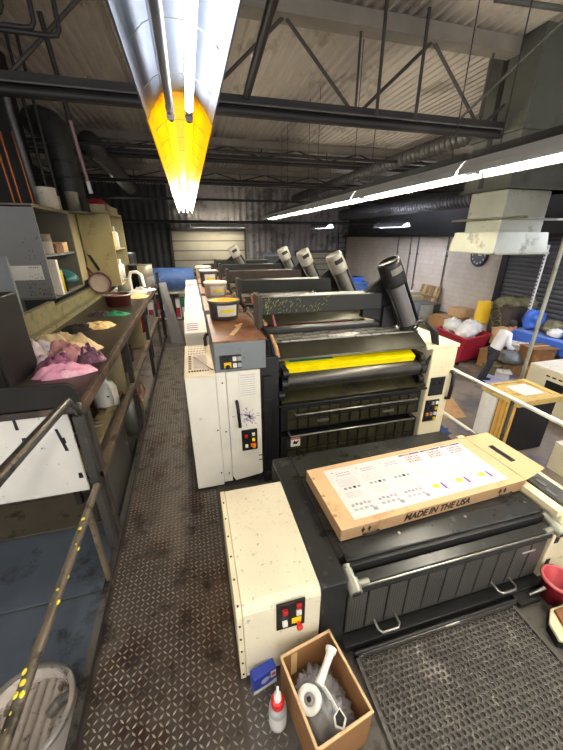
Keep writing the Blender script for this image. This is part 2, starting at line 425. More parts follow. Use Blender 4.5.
# fluorescent fixtures
def fixture(x, y0, y1, z, label, cat_g, tubes=('tube_lit','tube_lit'), refl='reflector', w=.17, gy=True, slots=True):
    t = thing('fluorescent_fixture', (x,(y0+y1)/2,z+.12), label, 'fluorescent light', cat_g)
    pr = [(-w,-.02),(-w+.02,.03),(-.085,.115),(-.03,.125),(.03,.125),(.085,.115),(w-.02,.03),(w,-.02)]
    inner = [(px*1.0,pz) for px,pz in pr]; outer = [(px*1.06,pz+.012) for px,pz in pr]
    n = len(pr); h = MB()
    def strip(i, ya, yb):
        a, b, c_, d = inner[i], inner[i+1], outer[i], outer[i+1]
        vs = [(x+q[0],yy,z+q[1]) for yy in (ya,yb) for q in (a,b,d,c_)]
        h.add(vs,[(0,1,5,4),(2,3,7,6),(1,2,6,5),(3,0,4,7),(0,3,2,1),(4,5,6,7)])
    for i in range(n-1):
        if slots and i == 5:  # slots added on the side away from the camera, to light the deck
            k = y0
            while k < y1-.01:
                strip(i,k,min(y1,k+.07)); k += .30
        else: strip(i,y0,y1)
    h.build('reflector',refl,t)
    MB().box(x-.06,x+.06,y0+.02,y1-.02,z+.14,z+.2).build('ballast_housing','duct_dark',t)
    for k, tb in enumerate(tubes):
        tx = x+(-.05 if k == 0 else .05)
        tu = MB().cyl((tx,y0+.07,z+.03),(tx,y1-.07,z+.03),.019,n=10).build('tube',tb,t)
        for ya, yb in ((y0+.03,y0+.085),(y1-.085,y1-.03)):
            MB().cyl((tx,ya,z+.03),(tx,yb,z+.03),.023,n=10).box(tx-.014,tx+.014,ya,yb,z+.03,z+.13).build('lamp_holder','lamp_cap',t)
    for yy in (y0+.3,y1-.3):
        MB().cyl((x,yy,z+.2),(x,yy,5.42),.006,n=5).build('hanger_rod','truss_dark',t)
    if gy:
        m = MB(); k = y0+.35
        while k < y1-.2:
            pts = []
            for i in range(7):
                a = -1+2*i/6; px = a*(w-.012)
                pts.append((x+px,k,z+.02+(.075 if abs(a) < .5 else .075*(1-(abs(a)-.5)/.5))))
            m.tube(pts,.0022,n=5); k += .42
        m.build('guard_wire','metal_edge',t)
    return t
fixture(.03,-.05,2.28,3.2,'nearest overhead fluorescent fixture with one lit tube and a silver reflector','left fluorescent row',('tube_off','tube_near'),'reflector_silver',slots=False)
fixture(.03,2.30,5.30,3.2,'fluorescent fixture glowing yellow between two white ones overhead','left fluorescent row',('tube_amber','tube_amber'),'reflector_glow_tint',slots=False)
fixture(.03,5.32,7.76,3.2,'white fluorescent fixture just beyond the yellow one','left fluorescent row',('tube_lit','tube_lit'))
fixture(.03,7.78,10.2,3.2,'farthest white fixture of the left overhead row','left fluorescent row',('tube_lit','tube_lit'))
fixture(.03,-2.5,-.08,3.2,'fluorescent fixture of the left row behind the camera','left fluorescent row',('tube_lit','tube_lit'))
fixture(2.95,-1.6,.8,3.2,'fluorescent fixture of the right row behind the camera','right fluorescent row',('tube_lit','tube_lit'),gy=False)
labs = ['right fluorescent row fixture beside the camera','right fluorescent row fixture crossing in front of the square duct','right fluorescent row fixture above the second printing unit','right fluorescent row fixture above the far units','farthest fixture of the right overhead fluorescent row']
for i in range(5): fixture(2.95,-.1+2.45*(i)+1.0,2.32+2.45*i+1.0,3.2,labs[i],'right fluorescent row',('tube_lit','tube_lit'),gy=False)
fixture(6.3,15.0,17.4,3.0,'far fluorescent fixture hanging before the second garage door','far fluorescent lights',('tube_cool','tube_cool'),gy=False)
fixture(8.6,12.6,15.0,3.0,'far fluorescent fixture near the white block wall','far fluorescent lights',('tube_cool','tube_cool'),gy=False)
fixture(8.6,1.2,3.6,3.3,'unseen fluorescent fixture added to light the packing area by the roller door','added packing area lights',('tube_cool','tube_cool'),gy=False)  # out-of-frame lamp added to light the packing area
fixture(8.6,3.7,6.1,3.3,'fluorescent fixture added behind the square duct to light the packing area','added packing area lights',('tube_cool','tube_cool'),gy=False)  # second added lamp for the packing area, behind the duct
fixture(1.85,19.9,23.1,3.12,'far fluorescent fixture added across above the left garage door to light it','far fluorescent lights',('tube_lit','tube_lit'),gy=False).rotation_euler = (0,0,PI/2)  # lamp added at the door header to brighten the back wall
fixture(-2.8,14.0,16.4,3.3,'far fluorescent fixture added to light the back left beyond the blue tank','far fluorescent lights',('tube_lit','tube_lit'),gy=False)  # added lamp, brightens the far end of the room
fixture(-3.0,-1.6,.8,3.6,'unseen fluorescent fixture added to light the lower left floor','added left floor lights',('tube_lit','tube_lit'),gy=False)  # lamp out of view, added to brighten the lower left plates

# ------------------------------------------------------------------ raised platform with diamond plate
m = MB()
m.box(-.87,.05,-.6,9.6,-.06,0,0).box(.05,3.05,-.6,2.3,-.06,0,2).box(.05,3.05,2.3,10.9,-.06,-.002,2)
def lozenges(x0,x1,y0,y1,s=.037):
    nx = int((x1-x0)/s); ny = int((y1-y0)/s)
    for j in range(ny):
        for i in range(nx):
            cx = x0+(i+.5)*s; cy = y0+(j+.5)*s; a = PI/4 if (i+j)%2 else -PI/4
            c, q = math.cos(a), math.sin(a); l, b, h = .0185,.0056,.0032
            m.add([(cx+c*l,cy+q*l,0),(cx-q*b,cy+c*b,0),(cx-c*l,cy-q*l,0),(cx+q*b,cy-c*b,0),(cx+c*l*.5,cy+q*l*.5,h),(cx-c*l*.5,cy-q*l*.5,h)],
                  [(0,1,5,4),(1,2,5),(2,3,4,5),(3,0,4)],1)
lozenges(-.855,.04,-.3,2.96); lozenges(-.855,-.17,2.96,9.55); lozenges(.05,.30,-.3,1.15)
struct(m,'floor_walkway',['steel_dark','steel_worn','plain_plate'])
struct(MB().box(-.905,-.87,-.6,9.6,-.12,.07,0).box(-.91,-.865,-.6,9.6,.068,.078,1),'trim_1',['truss_dark','rail_steel'])
m = MB()
for y in (-.4,1.5,3.4,5.3,7.2,9.1):
    m.box(-.82,-.74,y,y+.08,FZ,-.06); m.box(2.9,2.98,y,y+.08,FZ,-.06)
struct(m,'trim_2','truss_dark')
# steel plates on the lower floor at the left
for i,(y0,y1,mt) in enumerate(((-1,2.86,'blue_steel'),(2.88,3.9,'blue_steel'),(3.92,4.6,'grey_brown_steel'))):
    struct(MB().box(-4.2,-1.0,y0,y1,FZ,FZ+.02+.01*i),'floor_plate','%s'%mt,.004)
struct(MB().box(-4.2,-1.0,4.62,9,FZ,FZ+.3),'trim_3','grey_brown_steel')

# perforated rubber mat
m = MB(); p = .037; rr = p/math.sqrt(3); z1 = .022; z0 = .015
X0,X1,Y0,Y1 = .80,2.12,-.1,1.10
j = 0; y = Y0+.03
while y < Y1-.03:
    x = X0+.04+(p/2 if j%2 else 0)
    while x < X1-.03:
        O = [(x+rr*math.cos(PI/6+k*PI/3),y+rr*math.sin(PI/6+k*PI/3)) for k in range(6)]
        I = [(x+rr*.62*math.cos(PI/6+k*PI/3),y+rr*.62*math.sin(PI/6+k*PI/3)) for k in range(6)]
        m.add([(a,b,z1) for a,b in O]+[(a,b,z1+.004) for a,b in I]+[(a,b,z0) for a,b in I],
              [(k,(k+1)%6,6+(k+1)%6,6+k) for k in range(6)]+[(6+k,6+(k+1)%6,12+(k+1)%6,12+k) for k in range(6)],0)
        m.add([(a,b,z0) for a,b in I],[tuple(range(6))],1)
        x += p
    y += p*.866; j += 1
m.box(X0,X0+.022,Y0,Y1,.002,z1+.004,0).box(X1-.022,X1,Y0,Y1,.002,z1+.004,0).box(X0,X1,Y1-.022,Y1,.002,z1+.004,0).box(X0,X1,Y0,Y0+.022,.002,z1+.004,0)
m.box(X0+.01,X1-.01,Y0+.01,Y1-.01,.001,.008,1)
m.build('floor_mat',['rubber','rubber_hole'],None,0,(X0,Y0,0),'black perforated rubber mat on the platform before the delivery unit','mat')

# ------------------------------------------------------------------ printing units
def panel(parent, name, x0,x1,y,z0,z1, rows, label=None):
    """small operator panel on a face looking toward -y"""
    p = MB().box(x0,x1,y-.012,y,z0,z1).build(name,'press_black',parent,.003,label=label)
    for i,(u,v,mtl,kind) in enumerate(rows):
        cx = x0+(x1-x0)*u; cz = z0+(z1-z0)*v; r = (x1-x0)*.088
        if kind == 'b': MB().box(cx-r,cx+r,y-.03,y-.012,cz-r*1.15,cz+r*1.15).build('button',mtl,p,.002)
        elif kind == 'p': MB().box(cx-r*1.9,cx+r*1.9,y-.016,y-.012,cz-r*1.5,cz+r*1.5).build('button_plate',mtl,p)
        else: MB().lathe([(.001,.06),(r*1.15,.055),(r*1.25,.04),(r*.7,.03),(r*.7,.012)],(cx,y,cz),16,axis=(0,-1,0)).build('stop_knob',mtl,p)
    return p
ULAB = ['nearest press unit, with the yellow ink fountain','second press unit from the camera, with the magenta ink fountain','third press unit from the camera, middle of the row','fourth press unit from the camera, behind the third','farthest press unit of the row, its ink canister slid to the left']
def press(i):
    y = 2.96+1.45*i
    t = thing('printing_press_unit',(-.16,y,0),ULAB[i],'printing press','offset press units in a row')
    near = i == 0
    # white gear-side cabinet
    c = MB().box(-.16,.13,y,y+1.0,.03,1.36,0).box(-.14,.13,y+.02,y+1.0,0,.03,1).build('side_cabinet',['press_white','deep_black'],t,.008)
    if near:
        MB().box(-.162,.132,y-.004,y+1.0,1.36,1.375).build('cabinet_lid','press_cream',t,.004,label='cream lid with a vent grille')
        g = MB()
        for k in range(4):
            for q in range(12): g.box(-.12+q*.017,-.112+q*.017,y+.66+k*.09,y+.71+k*.09,1.373,1.377)
        for k in range(8): 
            g.box(-.12+k*.026,-.102+k*.026,y+.12,y+.16,1.373,1.377); g.box(-.12,-.09,y+.2+k*.055,y+.23+k*.055,1.373,1.377)
        g.build('vent_grille','dark_print',t)
        MB().box(-.07,.07,y+.2,y+.6,1.3755,1.3785).build('paper_note','paper',t)
        MB().tube([(-.06,y+.55,1.382),(.02,y+.35,1.384),(.1,y+.15,1.382),(.12,y+.12,1.382)],.006,n=6).build('wire_tie','metal_edge',t)
        MB().tube([(.085,y+.95,1.375),(.085,y+.97,1.46),(.1,y+1.0,1.5),(.13,y+1.02,1.5),(.16,y+1.03,1.48)],.02,n=8).build('cable_gland','press_black',t)
    else:
        h = MB().prism([(y-.02,1.36),(y+1.0,1.36),(y+1.0,1.5),(y+.3,1.5),(y-.02,1.42)],'x',-.162,.132)
        hood = h.build('cabinet_hood','press_white',t,.004)
        sl = .08/.32
        def P(u,v): return (-.14+u*.22, y+v*.28, 1.4255+v*.28*sl)
        s = MB(); s.quad(P(0,.05),P(.8,.05),P(.8,.95),P(0,.95),0)
        for k in range(4):
            a = .15+k*.2; s.add([tuple(Vector(P(.06,a))+Vector((0,0,.001))),tuple(Vector(P(.74,a))+Vector((0,0,.001))),tuple(Vector(P(.74,a+.1))+Vector((0,0,.001))),tuple(Vector(P(.06,a+.1))+Vector((0,0,.001)))],[(0,1,2,3)],1)
        s.build('notice_sticker',['label_white','purple'],hood)
    # operator door and head
    MB().box(.133,.227,y+.006,y+1.0,.06,1.39).build('filler_panel','press_white',t,.004)
    d = MB().prism([(.231,.12),(.26,.06),(.56,.1),(.57,.12),(.57,1.39),(.231,1.39)],'y',y,y+.9).build('operator_door','press_white',t,.004)
    MB().tube([(.32,y,1.06),(.32,y-.05,1.05),(.325,y-.055,.95),(.335,y-.05,.78),(.335,y,.76)],.017,n=8).build('door_handle','deep_black',d)
    s = MB().box(.35,.53,y-.003,y,1.1,1.36,0)
    for k in range(10): s.box(.365,.515,y-.0042,y-.003,1.12+k*.024,1.126+k*.024,1)
    s.build('printed_notice',['press_white','faint_print'],d)
    if near:
        s = MB(); random.seed(3)
        for k in range(70):
            a = random.random()*2*PI; r = abs(random.gauss(0,.05)); l = .008+random.random()*.02
            cx = .44+r*math.cos(a); cz = .86+r*1.1*math.sin(a); an = a+random.uniform(-.4,.4)
            s.add([(cx-l*math.cos(an),y-.0012,cz-l*math.sin(an)),(cx+.004*math.sin(an),y-.0012,cz-.004*math.cos(an)),(cx+l*math.cos(an),y-.0012,cz+l*math.sin(an)),(cx-.004*math.sin(an),y-.0012,cz+.004*math.cos(an))],[(0,1,2,3)])
        s.build('ink_stain','stain_purple',d)
        s = MB()
        for k in range(2): s.box(.53,.57,y-.004,y+.0,.29+k*.06,.3+k*.06)
        s.build('hinge','dark_print',d)
        for (sx,sz) in ((.105,.2),(.105,.75),(.19,.72),(.19,1.28),(.19,.18)): MB().cyl((sx,y,sz),(sx,y-.006,sz),.008,n=8).build('screw','dark_print',t)
    panel(d,'control_panel',.35,.52,y,.45,.71,[(.28,.72,'red_dull','b'),(.74,.78,'white_button','b'),(.74,.52,'yellow_button','b'),(.28,.24,'white_button','b'),(.72,.24,'orange_button','p'),(.72,.24,'orange_button','k')])
    hd = MB().box(.13,.63,y-.02,y+.92,1.40,1.69).build('operator_head','press_grey',t,.012)
    panel(hd,'control_panel',.18,.385,y-.02,1.43,1.57,[(.2,.75,'dark_print','b'),(.45,.75,'dark_print','b'),(.68,.75,'white_button','b'),(.9,.75,'grey_plastic','b'),(.35,.3,'yellow_button','p'),(.35,.25,'dark_print','k'),(.68,.28,'white_button','b'),(.9,.28,'grey_plastic','b')])
    MB().box(.13,.64,y-.01,y+1.2,1.69,1.705).build('head_top','wood_brown',t,.004,label='ink-stained brown top')
    # black frames
    MB().box(.575,.77,y+.02,y+1.3,0,1.5,0).prism([(y+.05,1.5),(y+1.2,1.5),(y+1.1,1.62),(y+.2,1.62)],'x',.6,.7,0).build('left_frame','press_black',t,.008)
    MB().box(.60,.69,y-.01,y+.02,.25,1.3).box(.62,.67,y-.018,y-.01,1.0,1.05).cyl((.645,y-.02,.55),(.645,y-.01,.55),.02,n=10).build('frame_cover','press_black',t,.004)
    q = MB().box(2.59,2.93,y,y+1.25,.03,1.42).build('right_column','press_cream',t,.014)
    panel(t,'display_panel',2.63,2.83,y,.82,1.06,[(.3,.7,'dark_print','b'),(.7,.7,'dark_print','b')])
    panel(t,'button_panel',2.62,2.81,y,.46,.76,[(u,v,['yellow_button','grey_plastic','dark_print','white_button','dark_print','orange_button'][int(u*7+v*11)%6],'b') for u in (.2,.5,.8) for v in (.12,.37,.62,.87)])
    MB().tube([(2.9,y,1.12),(2.9,y-.05,1.1),(2.9,y-.06,.95),(2.9,y-.05,.78),(2.9,y,.76)],.022,n=8).build('grab_handle','press_black',t)
    MB().box(2.615,2.65,y-.004,y,.1,.22).build('slot','dark_print',t)
    MB().box(2.5,2.95,y+.0,y+1.3,1.42,1.46).build('column_cap','press_cream',t,.005)
    # body between the frames
    MB().box(.77,2.59,y+.22,y+1.3,.05,1.12,0).build('unit_body','press_black',t)
    # washed plate cover, sloping
    MB().prism([(y+.02,1.44),(y+.03,1.46),(y+.24,1.575),(y+.24,1.54)],'x',.74,2.52,0).build('sloping_guard','plate_olive',t,.003)
    pl = MB().prism([(y+.22,1.57),(y+.225,1.59),(y+.44,1.63),(y+.6,1.63),(y+.6,1.6),(y+.44,1.6)],'x',.72,2.52,0)
    pc = pl.build('plate_guard','plate_grey',t,.004)
    s = MB()
    for k in range(17):
        for r in range(2):
            xx = .80+k*.1+(.05 if r else 0); v0 = .25+.07*r+.012*(k%3); yy = y+v0; zz = 1.5905+(v0-.225)*.186+.0008
            s.add([(xx,yy,zz),(xx+.085,yy,zz),(xx+.085,yy+.04,zz+.0075),(xx,yy+.04,zz+.0075)],[(0,1,2,3)],0)
    s.build('worn_labels','plate_patch',pc)
    ink = ['ink_yellow','ink_magenta','ink_cyan','ink_black','ink_black'][i]
    MB().prism([(y+.02,1.35),(y+.20,1.43),(y+.24,1.43),(y+.24,1.33),(y+.05,1.27)],'x',.86,2.38,0).build('ink_fountain',ink,t,label='ink film in the fountain')
    if near:
        MB().prism([(y+.10,1.395),(y+.2,1.437),(y+.2,1.431),(y+.1,1.388)],'x',.9,1.4).build('ink_smear','rag_green',t)
    MB().prism([(y+.05,1.44),(y+.22,1.5),(y+.24,1.47),(y+.2,1.43)],'x',.8,2.45).build('fountain_blade','black_olive',t)
    MB().cyl((.86,y+.07,1.2),(2.45,y+.07,1.2),.095,n=28).build('fountain_roller','roller_steel',t)
    MB().cyl((.82,y+.2,1.06),(2.5,y+.2,1.06),.07,n=22).build('dark_roller','black_olive',t)
    MB().prism([(y+.0,.97),(y+.2,1.08),(y+.22,1.02),(y+.02,.94)],'x',.8,2.58).build('drip_tray','black_olive',t)
    for (xx,zz,rr) in ((.84,1.3,.05),(.83,1.18,.06),(.80,1.05,.04),(2.46,1.32,.05),(2.5,1.18,.06),(2.5,1.05,.04)):
        MB().cyl((xx-.03,y+.03,zz),(xx+.03,y+.03,zz),rr,n=14).cyl((xx,y+.03,zz),(xx,y-.02,zz-.02),.018,n=8).box(xx-.03,xx+.03,y+.02,y+.2,zz-.05,zz+.05).build('bearing_block','press_black',t)
    for (za,xa,xb,r) in ((.93,.76,2.6,.014),(.80,.95,2.5,.011),(.53,.9,2.5,.012),(.13,.8,2.56,.016)):
        MB().tube([(xa,y+.1,za),(xa+.005,y-.0,za),(xb-.005,y-.0,za),(xb,y+.1,za)],r,n=8).build('guard_bar','metal_edge' if za<.9 else 'press_black',t)
    for (za,zb,name,n) in ((.58,.88,'upper_guard_panel',13),(.15,.50,'lower_guard_panel',13)):
        g = MB().box(.80,2.57,y+.05,y+.2,za,zb,0)
        for k in range(n):
            xa = .86+k*1.66/n
            g.box(xa+.01,xa+1.66/n-.012,y+.03,y+.05,za+.03,za+(zb-za)*.45,1); g.box(xa+.01,xa+1.66/n-.012,y+.035,y+.05,za+(zb-za)*.52,zb-.03,1)
        gp = g.build(name,['press_black','black_olive'],t,.003)
        if near and za > .5:
            MB().box(1.22,1.36,y+.02,y+.03,.66,.69).box(2.05,2.2,y+.02,y+.03,.66,.69).build('pull_handle','metal_edge',gp)
    if near:
        s = MB().box(.91,1.02,y+.02,y+.03,.38,.49,0).prism([(.93,.42),(.95,.46),(.97,.44),(1.0,.46),(.98,.41)],'y',y+.015,y+.02,1).box(.91,1.02,y+.017,y+.02,.475,.49,2)
        s.build('warning_sticker',['label_white','dark_print','red_button'],t)
    MB().box(.77,2.6,y-.03,y+.2,.03,.09).box(.58,.78,y-.04,y+.1,.0,.1).build('foot_rail','press_black',t,.005)
    # cross beam with the ink canister
    yb = y+.32
    bm = MB().box(.66,2.05,yb,yb+.2,1.85,2.03,0).build('cross_beam',['beam_black','beam_brown'][1 if i == 2 else 0],t,.008)
    MB().box(.62,.67,yb-.02,yb+.22,1.62,2.06).build('beam_end_plate',['truss_dark','beam_brown'][1 if near else 0],t,.006)
    MB().box(.66,2.3,yb+.06,yb+.2,1.63,1.675).box(2.1,2.3,yb+.02,yb+.22,1.63,1.86).build('rail_housing','press_black',t,.006)
    if near:
        s = MB(); random.seed(11)
        for k in range(110):
            u = random.random()**2; xx = .7+u*.7; zz = 1.86+random.random()*.15; l = .006+random.random()*.03; a = random.uniform(.2,1.3)
            s.add([(xx,yb-.0015,zz),(xx+.0016,yb-.0015,zz-.0016),(xx+l*math.cos(a),yb-.0015,zz+l*math.sin(a)),(xx+l*math.cos(a)-.0016,yb-.0015,zz+l*math.sin(a)+.0016)],[(0,1,2,3)])
        s.build('ink_splash','paint_olive',bm)
    ox = -.93 if i == 4 else 0
    a = Vector((2.40+ox,yb-.07,1.66)); b = Vector((2.02+ox,yb-.07,2.37)); dv = (b-a).normalized(); L = (b-a).length
    can = MB().lathe([(.001,0),(.12,0),(.12,L*.72)],a,24,0,dv,True,PI*1.16,PI*.42+PI)
    can.lathe([(.001,0),(.11,0),(.11,.01),(.001,.01)],a,20,0,dv)
    cn = can.build('ink_canister','press_black' if near else 'tub_grey',t)
    sol = cn.modifiers.new('thickness','SOLIDIFY'); sol.thickness = .01
    capo = MB().lathe([(.10,L*.66),(.122,L*.66),(.125,L*.70),(.125,L*.955),(.112,L*.995),(.095,L),(.09,L*.985),(.001,L*.985)],a,24,0,dv).build('canister_cap','press_black' if near else 'cap_beige',t)
    dd,u,v = basis(dv)
    fdir = Vector((0,-1,0)); side = dv.cross(fdir).normalized()
    def CP(s_,h_,o_=0): return tuple(a+dv*(L*h_)+side*s_+fdir*(math.sqrt(max(0,.126**2-s_*s_))+o_))
    s = MB()
    for k in range(5):
        s0 = -.065+k*.026; s.quad(CP(s0,.83,.001),CP(s0+.026,.83,.001),CP(s0+.026,.91,.001),CP(s0,.91,.001),0 if near else 1)
    s.build('cap_label',['plate_grey','dark_print'],capo)
    MB().cyl(a+dv*.02,a+dv*(L*.66),.085,n=20).build('plunger','pipe_grey' if near else 'tub_grey',t)
    MB().prism([(1.86+ox,1.75),(2.22+ox,1.66),(2.32+ox,1.72),(2.12+ox,2.16),(2.06+ox,2.18),(1.86+ox,2.02)],'y',yb+.06,yb+.14).build('canister_bracket','deep_black',t,.006)
    MB().tube([a+Vector((-.02,-.02,-.02)),a+Vector((.05,-.05,-.05)),a+Vector((.1,-.03,-.02)),a+Vector((.08,.03,.02))],.016,n=8).build('canister_spout','deep_black',t)
    # hoses beside the head
    MB().tube([(.66,y+1.25,1.7),(.64,y+.85,1.76),(.63,y+.45,1.74),(.69,y+.2,1.7),(.72,y+.08,1.56),(.76,y+.05,1.42),(.8,y+.08,1.3)],.017,n=8).build('ribbed_hose','press_black',t)
    MB().tube([(.67,y+.75,1.79),(.68,y+.5,1.78),(.70,y+.3,1.76)],.021,n=8).tube([(.725,y+.16,1.68),(.75,y+.06,1.58),(.77,y+.04,1.48)],.022,n=8).build('hose_sleeve','hose_tan',t)
    MB().tube([(.7,y+.9,1.78),(.76,y+.7,1.86),(.85,y+.62,1.8),(.88,y+.6,1.65)],.014,n=8).build('pink_hose','pink_plastic',t)
    for k in range(3):
        MB().tube([(2.34,y+.3,1.66-.03*k),(2.52,y+.12+.05*k,1.72),(2.63,y+.04+.05*k,1.6),(2.66,y+.02+.04*k,1.44),(2.56,y+.04,1.25-.05*k)],.017,n=8).build('right_hose','press_black',t)
    return t
for i in range(5): press(i)

# feeder behind the last unit
t = thing('sheet_feeder',(.2,10.4,0),'dark sheet feeder frame behind the farthest press unit','feeder')
MB().box(.2,.5,10.4,11.6,-.05,1.5).box(2.4,2.7,10.4,11.6,-.05,1.5).build('side_frame','press_black',t,.01)
MB().box(.5,2.4,10.5,10.7,1.2,1.75).box(.4,2.5,11.2,11.4,1.5,1.8).build('feeder_head','press_black',t,.01)

# ink tubs on the press heads
def tub(x,y,z,r,h,inkm,body,label,lab=True):
    t = thing('ink_tub',(x,y,z),label,'ink tub','ink tubs on the press heads')
    MB().lathe([(.001,0),(r*.9,0),(r*.97,h*.86),(r*1.02,h*.87),(r*1.03,h),(r*.98,h),(r*.95,h*.86),(r*.93,h*.8)],(x,y,z),32).build('tub_body',body,t)
    MB().cyl((x,y,z+h*.78),(x,y,z+h*.96 if inkm != 'tub_white' else z+h*1.02),r*.955,n=32).build('ink_surface' if inkm != 'tub_white' else 'lid',inkm,t)
    if lab:
        l = MB(); l.lathe([(r*.935,h*.22),(r*.975,h*.8)],(x,y,z),14,0,arc=1.35,a0=-PI/2-.52)
        l.lathe([(r*.955,h*.42),(r*.967,h*.58)],(x,y,z),14,1,arc=.9,a0=-PI/2-.3)
        l.build('tub_label',['label_white','yellow_print'],t)
tub(.34,3.92,1.705,.185,.22,'ink_tub_yellow','tub_grey','grey ink tub full of yellow ink on the nearest unit')
tub(.36,5.45,1.705,.18,.24,'tub_white','tub_white','lidded white ink tub on the second unit, right behind the yellow tub')
tub(.33,6.75,1.705,.17,.3,'tub_white','tub_grey','lidded grey ink tub on the third unit')
tub(.30,8.3,1.705,.18,.26,'tub_white','tub_white','farthest lidded white ink tub, on the fourth unit')
m = MB()
pts = [(.30,3.12),(.34,3.1),(.40,3.25),(.47,3.44),(.44,3.45),(.47,3.5),(.50,3.54),(.48,3.56),(.44,3.5),(.40,3.47),(.42,3.42),(.36,3.26)]
m.prism(pts,'z',1.706,1.718)
m.build('glue_scraper','tape',None,.002,(.4,3.3,1.706),'tan ink knife lying on the brown top of the nearest unit','ink knife')

# ------------------------------------------------------------------ delivery unit in the foreground
t = thing('delivery_unit',(.05,1.17,0),'low black delivery unit with a white end cabinet, cardboard box on top','press delivery unit')
pr = [(.06,.03),(.56,.03),(.56,.66),(.55,.68),(.07,.68),(.06,.67)]
MB().prism([(1.17,.03),(2.13,.03),(2.13,.68),(1.22,.68),(1.185,.67),(1.17,.63)],'x',.085,.56).build('end_cabinet','cream_speckled',t,.006)
e = MB().prism([(1.165,.03),(2.13,.03),(2.13,.683),(1.22,.683),(1.18,.673),(1.165,.63)],'x',.05,.083).build('edge_panel','press_cream',t,.003)
for k in range(6): MB().cyl((.066,1.2+k*.16,.683),(.066,1.2+k*.16,.688),.006,n=8).build('screw','dark_print',e)
for k in range(5): MB().cyl((.066,1.165,.08+k*.12),(.066,1.16,.08+k*.12),.006,n=8).build('screw','dark_print',e)
MB().box(.045,.57,1.18,2.14,0,.03).build('base_plinth','deep_black',t)
panel(t,'control_panel',.28,.455,1.168,.43,.66,[(.28,.74,'red_dull','b'),(.76,.84,'red_dull','b'),(.76,.6,'white_button','b'),(.28,.28,'white_button','b'),(.7,.26,'yellow_button','p'),(.76,.16,'red_button','k')])
MB().box(.56,2.42,1.3,2.45,.05,.60).build('unit_body','press_black',t)
MB().box(.565,.74,1.18,2.45,.05,.672).build('left_cheek','black_top',t,.01)
tp = MB().box(.74,2.44,1.34,2.45,.60,.675).build('top_plate','black_top',t,.008)
MB().box(.78,2.42,1.30,1.44,.655,.683).build('top_lip','black_top',tp,.008)
for k in range(4): MB().cyl((.69,1.35+.25*k,.672),(.69,1.35+.25*k,.678),.014,n=10).build('screw_cap','deep_black',tp)
for k in range(6): MB().cyl((.95+.28*k,1.40,.683),(.95+.28*k,1.40,.688),.01,n=10).build('screw_cap','metal_edge' if k%2 else 'deep_black',tp)
MB().cyl((.62,1.26,.672),(.62,1.26,.674),.017,n=12).build('screw_cap','deep_black',tp)
MB().box(.76,2.4,1.27,1.30,.6,.66).build('hinge_recess','deep_black',t)
g = MB().box(.74,2.42,1.205,1.25,.09,.59,0)
for k in range(11):
    xa = .76+k*.15; g.prism([(xa,.13),(xa+.135,.13),(xa+.135,.5),(xa,.5)],'y',1.19,1.207,1)
gd = g.build('front_guard',['press_black','guard_mesh'],t,.002)
MB().prism([(1.175,.53),(1.19,.60),(1.26,.61),(1.26,.53)],'x',.80,2.41).build('guard_rail','black_top',gd,.006,label='black top rail with a worn bright edge')
MB().box(.80,2.41,1.172,1.18,.585,.597).build('rail_edge','metal_edge',gd)
for xx in (.98,1.98):
    MB().tube([(xx,1.2,.17),(xx,1.13,.165),(xx+.02,1.11,.16),(xx+.14,1.11,.16),(xx+.16,1.13,.165),(xx+.16,1.2,.17)],.009,n=8).build('wire_handle','metal_edge',gd)
MB().box(2.18,2.3,1.186,1.189,.42,.435).build('name_plate','faint_print',gd)
for xx,sg in ((.78,1),(2.44,-1)):
    k = MB().cyl((xx,1.3,.64),(xx,1.16,.6),.03,n=16,mi=0).cyl((xx,1.22,.615),(xx,1.14,.594),.042,n=20,mi=0).cyl((xx,1.141,.594),(xx,1.134,.592),.028,n=20,mi=1).cyl((xx,1.2,.6),(xx+sg*.11,1.195,.6),.018,n=12,mi=0)
    k.build('clamp_knob',['galv','roller_steel'],t)
MB().box(.74,2.46,1.13,1.24,.02,.075).cyl((.8,1.10,.045),(2.4,1.10,.045),.015,n=10).box(2.14,2.34,1.05,1.16,.02,.06).build('bottom_channel','press_black',t,.004)
MB().cyl((.85,1.085,.04),(1.5,1.085,.04),.009,n=10,mi=0).cyl((1.5,1.085,.04),(1.62,1.085,.04),.01,n=10,mi=1).cyl((1.62,1.085,.04),(2.3,1.085,.04),.009,n=10,mi=0).build('front_rod',['roller_steel','metal_edge'],t)
MB().box(2.47,2.80,1.2,2.25,.04,.7).build('right_cabinet','press_cream',t,.01)
MB().box(2.44,2.52,1.22,2.25,.68,.735,0).box(2.56,2.72,1.25,2.25,.7,.725,1).build('right_cover_strip',['press_cream','galv_dull'],t,.004)
s = MB().box(2.50,2.54,1.195,1.2,.42,.5).box(2.50,2.54,1.195,1.2,.16,.24)
s.build('slot','dark_print',t)
s = MB()
for k in range(9): s.box(2.58+.03*(k%3),2.61+.03*(k%3),1.35+.11*k,1.43+.11*k,.724,.73)
s.build('adjuster_scale','tub_grey',t)

# flat cardboard box lying on top
bl = thing('cardboard_box',(.80,1.44,.684),'flat open-ended cardboard carton marked MADE IN THE USA on the black delivery unit','cardboard box',None,math.radians(2.4),True)
LB, WB, HB = 1.66,.64,.105
b = MB().box(0,LB,0,WB,0,HB*.96,0)
b.box(0,LB,0,.012,0,HB,0).box(0,LB,WB-.012,WB,0,HB,0).box(0,.012,0,WB,0,HB,0).build('carton_body','cardboard',bl,.003)
fl = MB(); fl.T = Matrix.Translation((LB,0,HB)) @ Matrix.Rotation(math.radians(-6),4,'Y')
fo = [(0,0),(.15,.015),(.24,.06),(.26,.60),(.15,.625),(0,.64)]
fo = [(0,0),(.2,.03),(.25,.045),(.25,.61),(.2,.625),(0,.64)]
fl.prism([(0,0),(.08,.01),(.08,.63),(0,.64)],'z',-.004,0); fl.prism([(.135,.02),(.25,.04),(.25,.61),(.135,.62)],'z',-.004,0)
